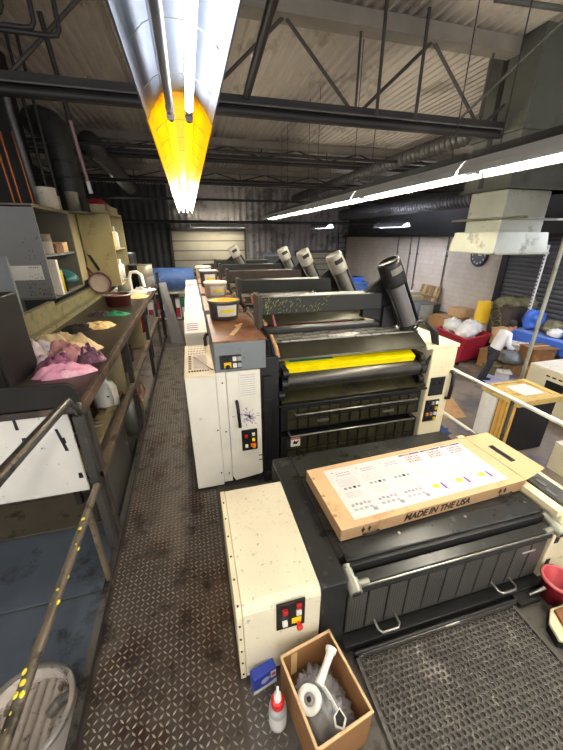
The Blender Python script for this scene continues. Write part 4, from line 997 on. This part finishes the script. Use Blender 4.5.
# far left: blue tank, shelf with packages, leaning board
o = thing('blue_tank',(-.62,11.3,1.02),'large blue horizontal cylinder tank lying across the far end of the walkway','tank')
MB().lathe([(.001,-.02),(.25,0),(.33,.06),(.34,.3),(.34,1.2),(.33,1.42),(.25,1.48),(.001,1.5)],(-1.38,11.3,1.37),28,axis=(1,0,0)).build('tank_shell','blue_tank',o)
MB().cyl((.11,11.3,1.5),(.26,11.3,1.5),.07,n=14).build('tank_valve','deep_black',o)
MB().box(-1.2,-1.1,11.1,11.5,.99,1.12).box(-.2,-.1,11.1,11.5,.99,1.12).build('cradle','truss_dark',o)
o = thing('storage_rack',(-.6,11.3,FZ),'open metal rack holding packages under the blue tank','shelf rack')
MB().box(-1.5,.25,10.95,11.7,.95,.99).build('top_shelf','press_white',o)
MB().box(-1.5,.25,10.95,11.7,.10,.13).build('lower_shelf','truss_dark',o)
for x in (-1.5,-.62,.2):
    MB().box(x,x+.05,10.95,11.0,FZ,.95).build('rack_post','truss_dark',o)
random.seed(41); x = -1.4; k = 0
pc = ['label_white','red_plastic','paper','tub_grey','label_white','rag_green','bin_red','paper']
names = ['white package first from the left on the rack under the tank','red package second from the left on the rack under the tank','pale package third from the left on the rack under the tank','grey package fourth from the left on the rack under the tank','white package fifth from the left on the rack under the tank','green package sixth from the left on the rack under the tank','crimson package seventh from the left on the rack under the tank','pale package last on the right of the rack under the tank']
for k in range(8):
    x = -1.43+k*.205; h = .5+.22*random.random()
    o = thing('package',(x+.09,11.2,.13),names[k],'package','packages on the rack under the tank')
    MB().box(x,x+.18,11.0,11.4,.13,.13+h).build('package_box',pc[k],o,.006)
    MB().box(x+.02,x+.16,10.995,11.0,.2,.13+h*.6).build('package_label',['red_plastic','label_white','blue_box','label_white'][k%4],o)
simple('leaning_board','grey board leaning against the far end of the bench','board','pipe_grey',(-.62,9.2,0),lambda m: m.add([(-.84,9.2,1.5),(-.66,9.25,1.5),(-.66,9.32,1.5),(-.84,9.28,1.5),(-.68,8.75,0),(-.36,8.75,0),(-.36,8.88,0),(-.68,8.88,0)],[(0,1,2,3),(4,7,6,5),(0,4,5,1),(1,5,6,2),(2,6,7,3),(3,7,4,0)]),.004)
simple('dark_prop','dark steel brace standing beside the leaning grey board','brace','truss_dark',(-.84,9.4,0),lambda m: m.box(-.9,-.82,9.35,9.43,FZ,1.75),.004)

# pipes and ducts on the left
o = thing('vertical_duct',(-2.35,9,2.9),'thick dark round duct rising beside the bench with an elbow at the top','duct')
p = [(-2.35,9,2.6),(-2.35,9,4.35),(-2.38,9.02,4.55),(-2.48,9.1,4.72),(-2.64,9.22,4.8),(-2.85,9.4,4.82)]
MB().tube(p,.27,n=22).build('duct_run','duct_dark',o)
for k in range(6): MB().lathe([(.27,0),(.285,0),(.285,.03),(.27,.03)],(-2.35,9,2.9+k*.28),22).build('duct_seam','duct_dark',o)
simple('slanted_duct','round dark duct running away along the left under the roof','duct','duct_dark',(-2.2,11,4.85),lambda m: spiral(m,(-2.2,11,4.85),(-2.2,17.5,4.6),.26))
simple('column','broad black column at the left frame edge behind the cabinets','column','deep_black',(-3.0,7.9,FZ),lambda m: m.box(-3.25,-2.65,7.6,8.1,FZ,5.42),.01)
simple('air_drop_pipe','slim pipe hanging from the roof over the beige cabinet, pinkish at its lower half','pipe',['truss_dark','pinkish_pipe','label_white'],(-1.6,7,3.3),lambda m: m.cyl((-1.63,6.64,5.42),(-1.6,6.95,4.3),.035,n=10,mi=0).cyl((-1.6,6.95,4.3),(-1.58,7.2,3.5),.03,n=10,mi=1).cyl((-1.58,7.2,3.5),(-1.575,7.26,3.32),.036,n=10,mi=2))
simple('bent_conduit','grey conduit arching over beside the black column','conduit','pipe_grey',(-1.95,6.0,3.0),lambda m: m.tube([(-2.35,7.0,3.0),(-2.35,6.8,4.3),(-2.33,6.75,4.55),(-2.22,6.72,4.68),(-2.05,6.7,4.72),(-1.8,6.7,4.72)],.05,n=10))
for k,(x,lab) in enumerate(((-2.65,'leftmost copper pipe rising behind the grey cabinet'),(-2.55,'second copper pipe behind the grey cabinet'),(-2.38,'copper pipe nearest the metal can on the cabinet'))):
    simple('copper_pipe',lab,'pipe','copper',(x,6.95,2.5),lambda m: m.cyl((x,6.95,2.2),(x-.06,6.95,4.1),.022,n=8),0,'copper pipes')
for k,(x,lab) in enumerate(((-2.22,'first thin dark upright conduit left of the round duct'),(-2.08,'second thin dark upright conduit left of the round duct'))):
    simple('upright_conduit',lab,'conduit','truss_dark',(x,7.2,2.4),lambda m: m.cyl((x,7.2,2.4),(x-.06,7.2,5.42),.025,n=8),0,'dark upright conduits')
for k,(x,z,lab) in enumerate(((-1.62,4.75,'outermost bent conduit at the upper left corner'),(-1.35,4.66,'middle bent conduit at the upper left corner'),(-1.12,4.62,'inner bent conduit at the upper left corner'))):
    simple('ceiling_conduit',lab,'conduit','truss_dark',(x,5.2,z),lambda m: m.tube([(x,5.2,5.42),(x,5.2,z+.06),(x-.03,5.2,z+.01),(x-.1,5.2,z),(x-1.6,5.2,z)],.026,n=8),0,'bent ceiling conduits')

# ------------------------------------------------------------------ right side: rails, duct, packing area
t = thing('hand_rail',(3.02,1.2,0),'white two-bar hand rail on the right edge of the platform','railing')
MB().tube([(3.02,.9,1.09),(3.02,3.35,1.09)],.021,n=10).build('top_bar','rail_white',t)
MB().tube([(3.02,.9,.48),(3.02,3.35,.48)],.021,n=10).build('lower_bar','rail_white',t)
for y in (2.22,.95): MB().cyl((3.02,y,-.05),(3.02,y,1.09),.018,n=10).build('rail_post','rail_steel',t)

o = thing('air_duct',(5.2,4.95,2.3),'big square sheet metal duct with a canopy hood hanging from the roof','duct')
MB().box(5.25,6.9,5.0,6.0,3.35,5.42).build('upper_duct','galv_dull',o,.006)
MB().box(5.24,5.26,5.56,5.66,3.35,5.42).build('duct_seam','deep_black',o)
MB().box(5.2,7.05,4.95,6.05,4.16,4.22).box(5.2,7.05,4.95,6.05,3.35,3.4).build('flange','galv_dull',o)
MB().box(5.36,6.32,5.1,5.9,2.6,3.36).build('neck','galv',o,.006)
hb = [(5.2,4.95),(6.42,4.95),(6.42,6.05),(5.2,6.05)]; ht = [(5.24,4.99),(6.38,4.99),(6.38,6.01),(5.24,6.01)]
MB().add([(*p,2.33) for p in hb]+[(*p,2.68) for p in ht],[(0,1,5,4),(1,2,6,5),(2,3,7,6),(3,0,4,7),(4,5,6,7)]).add([(p[0]*.98+.116,p[1]*.98+.11,2.33) for p in hb]+[(p[0]*.98+.116,p[1]*.98+.11,2.66) for p in ht],[(1,0,4,5),(2,1,5,6),(3,2,6,7),(0,3,7,4),(7,6,5,4)]).build('hood_skirt','galv',o)
MB().box(5.17,6.45,4.92,4.96,2.31,2.345).box(5.17,5.21,4.92,6.08,2.31,2.345).build('hood_lip','galv',o)
MB().cyl((5.36,4.6,2.9),(5.36,6.3,2.9),.022,n=8).cyl((5.1,5.1,2.9),(9.0,5.1,2.9),.022,n=8).build('conduit','galv',o)
simple('vent_cable','pale pipe slanting across the upper duct toward the roof','pipe','galv_dull',(4.4,4.6,5.0),lambda m: m.cyl((3.6,4.2,5.05),(7.5,3.9,5.05),.03,n=8))
simple('roof_brace','thin slanting rod in front of the upper duct','rod','galv_dull',(4.4,4.6,5.0),lambda m: m.cyl((4.3,5.3,4.3),(4.55,3.6,5.15),.02,n=8))
for k,(x,lab) in enumerate(((2.80,'left one of two hanging rods before the nearest roof truss'),(3.44,'right one of two hanging rods before the nearest roof truss'))):
    simple('hanging_rod',lab,'rod','dark_web',(x,5.2,5.42),lambda m: m.cyl((x,5.2,5.42),(x,5.2,4.2),.024,n=8),0,'hanging rods')
simple('overhead_pipe','dark pipe running lengthwise under the roof right of the yellow fixture','pipe','truss_dark',(.9,2.4,4.62),lambda m: m.cyl((.9,2.4,4.62),(.96,5.44,4.33),.05,n=12),0)
simple('perforated_strut','white perforated strut standing in front of the dark roller door','strut',['label_white','deep_black'],(9.6,7.4,-1),lambda m: [m.box(9.58,9.63,7.38,7.44,FZ,2.4,0)]+[m.box(9.575,9.58,7.395,7.425,.4+.1*k,.45+.1*k,1) for k in range(20)])
simple('steel_pole','pale steel pole rising behind the wooden-lidded crate','pole','galv',(6.5,4.75,FZ),lambda m: m.cyl((6.5,4.75,FZ),(6.35,4.65,3.6),.035,n=12))

o = thing('shipping_crate',(5.2,3.7,FZ),'black crate with a wooden lid and amber slatted side, beyond the hand rail','crate')
MB().box(5.25,6.12,3.74,4.44,FZ,-.1).build('crate_body','deep_black',o,.004)
ld = MB().box(5.19,6.2,3.69,4.48,-.1,-.02,0).box(5.19,6.2,3.69,3.77,-.02,.005,0).box(5.19,6.2,4.40,4.48,-.02,.005,0).box(5.19,5.3,3.77,4.4,-.02,.005,0).box(6.09,6.2,3.77,4.4,-.02,.005,0)
ld.build('lid','crate_wood',o,.004)
MB().box(5.55,6.0,3.9,4.3,-.02,-.005).build('lid_paper','paper',o)
for k in range(4): MB().box(5.21,5.25,3.76+k*.085,3.83+k*.085,FZ,-.1).build('side_slat','crate_amber',o,.003)
MB().box(5.2,5.24,4.12,4.44,FZ+.1,-.12).build('film_panel','bag_white',o)

def cabinet_machine(name,x,y,w,d,h,label,knobs=True):
    o = thing(name,(x,y,FZ),label,'machine')
    MB().box(x,x+w,y,y+d,FZ,FZ+h).build('housing','machine_cream',o,.012)
    MB().box(x-.006,x,y+d*.25,y+d*.6,FZ+h*.62,FZ+h*.8).build('display','deep_black',o)
    for k in range(4): MB().box(x-.006,x,y+d*.2+k*d*.12,y+d*.27+k*d*.12,FZ+h*.87,FZ+h*.9).build('button','dark_print',o)
    MB().box(x,x+w,y,y+d,FZ+h,FZ+h+.03).build('top_cover','tub_white',o,.006)
    return o
cabinet_machine('copier',7.25,4.1,1.3,1.1,1.05,'cream office machine behind the wooden-lidded crate')
cabinet_machine('pump_unit',5.65,2.75,.6,.5,.5,'small cream pump unit on the floor right of the black crate')
simple('motor','dark motor sitting on the small cream pump unit','motor',['roller_steel','deep_black'],(5.9,3.0,FZ+.53),lambda m: m.cyl((5.75,3.0,FZ+.63),(6.1,3.0,FZ+.63),.1,n=18,mi=0).cyl((6.1,3.0,FZ+.63),(6.16,3.0,FZ+.63),.07,n=14,mi=1).box(5.78,6.05,2.93,3.07,FZ+.53,FZ+.56,1))

# red bin with bags
o = thing('red_bin',(8.1,8.3,FZ),'tapered red bin beside the man','bin')
B0 = [(7.75,7.75),(8.75,7.95),(8.95,9.05),(7.95,9.1)]; B1 = [(7.7,7.55),(8.9,7.85),(9.15,9.2),(7.85,9.0)]
def shell(m, b0,b1,z0,z1,th=.05):
    c = Vector((sum(p[0] for p in b1)/4,sum(p[1] for p in b1)/4))
    def ins(P): return [tuple(Vector(p)+(c-Vector(p)).normalized()*th) for p in P]
    i0,i1 = ins(b0),ins(b1)
    vs = [(*p,z0) for p in b0]+[(*p,z1) for p in b1]+[(*p,z1) for p in i1]+[(*p,z0+.05) for p in i0]
    fs = [(3,2,1,0),(12,13,14,15)]
    for k in range(4):
        q = (k+1)%4; fs += [(k,q,4+q,4+k),(4+k,4+q,8+q,8+k),(8+k,8+q,12+q,12+k)]
    m.add(vs,fs)
m = MB(); shell(m,B0,B1,FZ+.1,-.22); m.build('bin_body','bin_red',o,.01)
m = MB()
for k in range(4):
    a,b = Vector(B1[k]),Vector(B1[(k+1)%4]); m.cyl((a.x,a.y,-.22),(b.x,b.y,-.22),.04,n=8)
m.build('bin_rim','bin_red',o)
for p in B0: MB().cyl((p[0],p[1]-.02,FZ+.06),(p[0],p[1]+.02,FZ+.06),.06,n=12).build('caster','deep_black',o)
for k,(x,y,z,r,lab) in enumerate(((8.1,8.05,-.12,.3,'white plastic bag at the front of the red bin'),(8.62,8.4,-.12,.3,'white plastic bag at the right of the red bin'),(8.2,8.72,-.12,.28,'white plastic bag at the back of the red bin'))):
    simple('plastic_bag',lab,'bag','bag_white',(x,y,z),lambda m: blob(m,(x,y,z),r,r,.26,k+50,32,.3,3),0,'bags in the red bin')
simple('foam_board','yellow board standing tilted behind the red bin','board','yellow_board',(9.3,8.9,0),lambda m: m.add([(9.2,8.9,-.1),(9.55,8.65,-.1),(9.62,8.72,.62),(9.27,8.97,.62),(9.22,8.94,-.1),(9.57,8.69,-.1),(9.64,8.76,.62),(9.29,9.01,.62)],[(0,1,2,3),(4,7,6,5),(0,4,5,1),(1,5,6,2),(2,6,7,3),(3,7,4,0)]))
simple('white_roll','white tall sheet bundle right of the yellow board','bundle','bag_white',(9.75,8.6,-.4),lambda m: m.tube([(9.75,9.0,FZ),(9.8,9.02,0),(9.9,9.05,.55)],[.28,.22,.15],n=12))
simple('cardboard_stack','brown carton stack behind the left of the red bin','carton','cardboard_dark',(9.1,10.0,FZ),lambda m: m.box(8.6,9.7,9.5,10.4,FZ,-.12).box(8.65,9.65,9.55,10.35,-.12,-.08),.01)
simple('cardboard_stack','tan carton on top of the brown stack behind the red bin','carton','cardboard',(9.7,9.8,-.08),lambda m: m.box(9.15,9.75,9.5,10.1,-.08,.22),.01)
# pallets leaning at the wall
o = thing('leaning_pallet',(10.7,13.3,FZ),'wooden pallets leaning against the white wall','pallet')
for k in range(7):
    y = 12.7+k*.2; m = MB(); m.add([(10.5,y,FZ),(10.5,y+.15,FZ),(10.9,y+.15,.5),(10.9,y,.5),(10.53,y,FZ),(10.53,y+.15,FZ),(10.93,y+.15,.5),(10.93,y,.5)],[(0,1,2,3),(4,7,6,5),(0,4,5,1),(1,5,6,2),(2,6,7,3),(3,7,4,0)])
    m.build('pallet_slat',['pallet_wood','crate_wood','pallet_wood','cardboard_dark'][k%4],o)
m = MB().box(10.72,10.85,12.65,14.15,.0,.08).box(10.56,10.69,12.65,14.15,-.8,-.72); m.build('pallet_stringer','pallet_wood',o)
# grey machinery behind press
o = thing('bindery_machine',(9.6,11.8,FZ),'grey machine with a sloping feed board near the white wall','machine')
MB().box(9.2,10.3,11.3,12.6,FZ,-.35).build('machine_base','deep_black',o,.01)
MB().prism([(9.0,-.4),(9.9,-.3),(9.9,.05),(9.3,.0)],'y',11.4,12.4).build('machine_head','galv_dull',o,.01)
MB().add([(8.6,11.0,FZ),(9.2,10.9,FZ),(9.4,11.2,.05),(8.9,11.3,.05),(8.6,11.05,FZ),(9.2,10.95,FZ),(9.4,11.25,.05),(8.9,11.35,.05)],[(0,1,2,3),(4,7,6,5),(0,4,5,1),(1,5,6,2),(2,6,7,3),(3,7,4,0)]).build('feed_board','galv',o)
MB().box(9.3,9.9,12.7,13.3,FZ,.35).box(9.4,9.8,12.6,12.7,-.1,.2).build('control_tower','machine_cream',o,.01)
simple('supply_cart','low grey cart left of the red bin','cart','tub_grey',(8.5,9.9,FZ),lambda m: m.box(8.0,8.5,9.5,10.1,FZ+.1,-.55),.02)

# back corner: ladder, blue boxes
o = thing('ladder',(10.6,22.4,FZ),'dark step ladder standing in the far corner by the white wall','ladder')
for yy,xx in ((22.0,9.9),(22.0,10.45)):
    MB().cyl((xx,yy,FZ),(xx+.28,yy+.7,2.9),.035,n=8).build('side_rail','truss_dark',o)
for k in range(11):
    q = (k+1)/12; MB().cyl((9.9+.28*q,22+.7*q,FZ+4*q),(10.45+.28*q,22+.7*q,FZ+4*q),.022,n=6).build('rung','truss_dark',o)
for (x,y,z,w,d,h,mt,lab) in ((7.7,15.6,FZ,1.1,.8,1.55,'blue_tank','large blue bin beyond the third ink canister'),(7.75,15.65,.45,.8,.6,.25,'blue_bag','blue folded pile on top of the large blue bin'),(8.95,15.4,FZ,.9,.8,1.3,'press_grey','grey cabinet right of the large blue bin')):
    nm_ = {'blue_tank':('storage_bin','bin'),'blue_bag':('folded_pile','folded cloth'),'press_grey':('low_cabinet','cabinet')}[mt]
    simple(nm_[0],lab,nm_[1],mt,(x+w/2,y+d/2,z),lambda m: m.box(x,x+w,y,y+d,z,z+h).box(x-.04,x+w+.04,y-.04,y+d+.04,z+h-.1,z+h),.02)
for (x,y,z,w,d,h,mt,lab) in ((3.6,17.2,FZ,1.0,.9,2.9,'press_grey','tall grey equipment cabinet before the back wall'),(4.9,18.0,FZ,1.1,.8,2.7,'dark_brown_rack','dark equipment cabinet before the back wall'),(-3.6,15,FZ,1.4,1,3.1,'press_grey','tall grey machine at the back left')):
    o = thing('equipment_cabinet',(x+w/2,y+d/2,z),lab,'cabinet')
    MB().box(x,x+w,y,y+d,z,z+h).build('cabinet_body',mt,o,.02); MB().box(x+.1,x+w-.1,y-.02,y,z+h*.5,z+h-.1).build('cabinet_door','galv_dull',o,.01)
simple('blue_rag','blue cloth heap on the lower floor beyond the right column of the press','cloth','rag_blue',(4.2,4.6,FZ),lambda m: blob(m,(4.2,4.55,FZ+.08),.42,.34,.2,61,36,.4,3))
simple('cardboard_mat','flat brown cardboard sheet on the floor beyond the hand rail','cardboard','cardboard_dark',(5.5,6.0,FZ),lambda m: m.prism([(4.4,5.2),(5.6,5.0),(6.3,6.6),(5.0,6.9)],'z',FZ+.002,FZ+.012))
simple('floor_sheet','bluish plastic sheet spread on the floor beside the man','sheet','lilac',(8.2,6.2,FZ),lambda m: m.prism([(7.3,6.3),(7.5,5.3),(9.0,6.0),(9.6,7.6),(8.6,7.5)],'z',FZ+.002,FZ+.012))

# packing area heap
o = thing('strapping_rack',(9.7,8.1,FZ),'dark rack draped with loops of strapping behind the man','rack')
MB().box(9.4,10.2,7.8,8.5,FZ,.62).build('rack_panel','dark_brown_rack',o,.01)
random.seed(55)
for k in range(6):
    y = 8.5-random.random()*.1; z = -.35+k*.14; r = .14+.05*random.random(); x = 9.38-.015*(k%3); y0 = 8.0+.06*k
    MB().tube([(x,y0+r*math.cos(a*PI/6),z+r*1.2*math.sin(a*PI/6)) for a in range(12)]+[(x,y0+r,z)],.014,n=6).build('strap_loop','olive_pack',o)
m = MB()
for k in range(5): blob(m,(9.5+.15*k,8.3-.12*k,.66+.05*(k%2)),.2,.2,.17,70+k,20,.4,3)
m.build('bundle_top','olive_pack',o)
o = thing('packing_table',(9.6,6.6,FZ),'blue covered packing table before the roller door','table')
MB().box(9.35,10.85,5.0,7.6,-.02,.04).build('tabletop','blue_cloth',o,.01)
MB().box(9.33,9.35,5.0,7.6,-.35,.0).build('cloth_drop','blue_bag',o)
for (x,y) in ((9.4,5.1),(9.4,7.5),(10.7,5.1),(10.7,7.5)): MB().box(x,x+.07,y,y+.07,FZ,-.02).build('leg','truss_dark',o)
for k,(x,y,z,rx,rz,mt,lab) in enumerate(((9.75,7.3,.3,.28,.32,'blue_bag','blue bag standing highest on the packing table'),(9.85,6.75,.2,.3,.2,'olive_pack','olive bundle on the packing table right of the tall blue bag'),(9.8,6.15,.2,.3,.2,'blue_cloth','pale blue bag in the middle of the packing table'),(10.0,5.5,.22,.33,.24,'blue_bag','blue bag at the right end of the packing table'),(9.55,6.45,.14,.18,.13,'bag_white','small white bag at the front of the packing table'))):
    simple('plastic_bag',lab,'bag',mt,(x,y,.04),lambda m: blob(m,(x,y,z),rx,rx,rz,80+k,30,.35,2.6),0,'bags on the packing table')
boxes = [((8.7,7.45),.55,.5,FZ,.55,.2,'cardboard_dark','brown carton low right of the man\'s legs'),((9.05,6.8),.6,.5,FZ,.5,-.3,'cardboard','tan carton on the floor in front of the packing table'),
 ((8.7,6.1),.55,.45,FZ,.45,.4,'cardboard_dark','brown carton lying in front, near the steel pole'),((8.7,5.6),.5,.45,FZ,.42,.1,'cardboard','tan carton right of the steel pole'),
 ((9.0,7.0),.42,.36,FZ+.56,.3,.5,'bag_white','white carton stacked in the heap by the man'),((8.95,6.35),.65,.5,FZ+.52,.45,-.15,'cardboard_inner','large brown open carton on top of the heap'),
 ((8.3,7.0),.42,.4,FZ,.3,.3,'olive_pack','olive carton at the man\'s feet'),((9.2,7.75),.45,.35,FZ+.6,.5,.1,'cardboard','pinkish tan carton standing against the packing table'),((8.25,6.6),.3,.3,FZ,.22,.9,'paper','small white carton at the front of the heap')]
for (p,w_,d_,z,h,rz,mt,lab) in boxes:
    o = thing('carton',(p[0],p[1],z),lab,'carton','cartons heaped by the packing table',rz,True)
    MB().box(-w_/2,w_/2,-d_/2,d_/2,0,h).build('carton_body',mt,o,.008)
    MB().box(-w_/2-.06,w_/2+.06,-d_/2-.05,-d_/2,h-.02,h).box(-w_/2-.05,-w_/2,-d_/2,d_/2,h-.02,h).build('carton_flap',mt,o)
    MB().box(-w_/2,w_/2,-.03,.03,h,h+.002).build('carton_tape','tape',o)
simple('plastic_tub','white-lilac plastic tub at the right frame edge by the heap','tub','lilac',(9.1,5.4,FZ+.43),lambda m: m.box(8.62,9.22,4.6,5.1,FZ,FZ+1.05).box(8.59,9.25,4.57,5.13,FZ+.98,FZ+1.05),.02)
simple('wrapped_bundle','grey wrapped bundle lying in the carton heap','bundle','press_grey',(8.7,6.75,FZ+.4),lambda m: blob(m,(8.62,6.75,FZ+.52),.3,.32,.22,91,28,.2,2.4))

# ------------------------------------------------------------------ the man
def skin_obj(name, pts, edges, mt, parent, sub=2, local=None):
    me = bpy.data.meshes.new(name); me.from_pydata([p[0] for p in pts],edges,[]); me.update()
    ob = bpy.data.objects.new(name+'_tmp',me); COL.objects.link(ob)
    sk = ob.modifiers.new('skin','SKIN'); sk.use_smooth_shade = True
    for i,p in enumerate(pts):
        r = p[1]; r = r if isinstance(r,tuple) else (r,r)
        me.skin_vertices[0].data[i].radius = r
    me.skin_vertices[0].data[0].use_root = True
    sb_ = ob.modifiers.new('sub','SUBSURF'); sb_.levels = sub; sb_.render_levels = sub
    bpy.context.view_layer.update()
    m2 = bpy.data.meshes.new_from_object(ob.evaluated_get(bpy.context.evaluated_depsgraph_get()))
    bpy.data.objects.remove(ob); bpy.data.meshes.remove(me)
    m2.name = name; m2.materials.clear(); m2.materials.append(MATS[mt])
    for p in m2.polygons: p.use_smooth = True; p.material_index = 0
    o2 = bpy.data.objects.new(name,m2); COL.objects.link(o2)
    if parent: o2.parent = parent
    return o2
# local frame: man faces +x, left is +y, feet at z = 0
man = thing('person',(7.62,6.5,FZ),'person in a white shirt and dark trousers stooping over cartons beside the red bin','person',None,math.radians(-20),True)
V = lambda x,y,z: (x,y,z)
pts = [ (V(.00,0,.95),.09), (V(.05,0,1.10),.09), (V(.12,0,1.26),.10), (V(.18,0,1.38),.085), (V(.225,0,1.445),.062), (V(.26,0,1.50),.068), (V(.30,0,1.585),(.095,.085)), (V(.30,0,1.665),(.075,.07)), (V(.365,0,1.54),(.055,.05)), (V(.412,0,1.56),.018) ]
ed = [(0,1),(1,2),(2,3),(3,4),(4,5),(5,6),(6,7),(6,8),(8,9)]
def chain(start, L):
    prev = start
    for p,r in L:
        pts.append((p,r)); ed.append((prev,len(pts)-1)); prev = len(pts)-1
    return prev
for sg in (1,-1):
    hip = chain(0,[(V(.0,.1*sg,.90),.085)])
    if sg == 1: chain(hip,[(V(.02,.11,.70),.078),(V(.05,.11,.48),.058),(V(.0,.11,.25),.05),(V(-.05,.11,.09),.038),(V(-.03,.11,.05),.04),(V(.10,.12,.03),.03)])
    else: chain(hip,[(V(-.06,-.11,.70),.078),(V(-.10,-.11,.48),.058),(V(-.2,-.11,.26),.05),(V(-.28,-.11,.10),.038),(V(-.27,-.11,.05),.04),(V(-.14,-.12,.03),.03)])
    sh_ = chain(3,[(V(.17,.17*sg,1.38),.062)])
    wr = chain(sh_,[(V(.18,.2*sg,1.24),.05),(V(.20,.22*sg,1.11),.043),(V(.32,.17*sg,1.03),.036),(V(.43,.10*sg,1.0),.027)])
    palm = chain(wr,[(V(.475,.085*sg,.985),.03),(V(.505,.075*sg,.975),.026)])
    for q,l in ((-.022,.06),(-.007,.07),(.008,.066),(.022,.052)):
        chain(palm,[(V(.525,.07*sg+q,.972),.0095),(V(.525+l*.5,.068*sg+q,.955),.009),(V(.52+l*.75,.066*sg+q,.925),.008)])
    chain(wr+1,[(V(.48,.05*sg,.975),.01),(V(.51,.035*sg,.955),.009)])
body = skin_obj('body',pts,ed,'skin',man,2)
skin_obj('shirt',[(V(-.02,0,.86),(.17,.145)),(V(.04,0,1.05),(.18,.15)),(V(.11,0,1.25),(.19,.155)),(V(.18,0,1.39),(.165,.125)),(V(.22,0,1.45),.08)]+
  [(V(.17,.18,1.38),.078),(V(.18,.21,1.24),.066),(V(.2,.225,1.11),.06),(V(.32,.172,1.03),.05),(V(.40,.12,1.005),.04)]+
  [(V(.17,-.18,1.38),.078),(V(.18,-.21,1.24),.066),(V(.2,-.225,1.11),.06),(V(.32,-.172,1.03),.05),(V(.40,-.12,1.005),.04)],
  [(0,1),(1,2),(2,3),(3,4),(3,5),(5,6),(6,7),(7,8),(8,9),(3,10),(10,11),(11,12),(12,13),(13,14)],'shirt',man,2)
m = MB(); m.sphere((-.005,0,.93),.15,1.0,1.12,.82,18)
for L_ in ([(.0,.05,.99),(0,.09,.88),(.02,.105,.70),(.045,.11,.48),(.0,.11,.25),(-.045,.11,.05)],[(.0,-.05,.99),(0,-.09,.88),(-.06,-.105,.70),(-.10,-.11,.48),(-.2,-.11,.26),(-.275,-.11,.05)]):
    m.tube(L_,[.085,.098,.092,.078,.07,.066],n=16)
m.build('trousers','trousers',man)
for (x,y) in ((-.06,.11),(-.30,-.11)):
    m = MB(); m.sphere((x+.09,y,.035),.05,2.9,1.0,.95,16); m.box(x-.05,x+.2,y-.045,y+.045,0,.02); m.build('shoe','shoe',man)
m = MB()
vs=[]; m.sphere((.285,0,1.645),.108,.98,.90,.92,18); m.build('hair','hair',man)
for sg in (1,-1):
    MB().sphere((.366,.034*sg,1.595),.012,1,1,.8,10).build('eye','label_white',man)
    MB().sphere((.305,.088*sg,1.575),.026,.7,.4,1.2,10).build('ear','skin',man)
MB().box(.385,.396,-.02,.02,1.518,1.524).build('mouth','red_plastic',man)
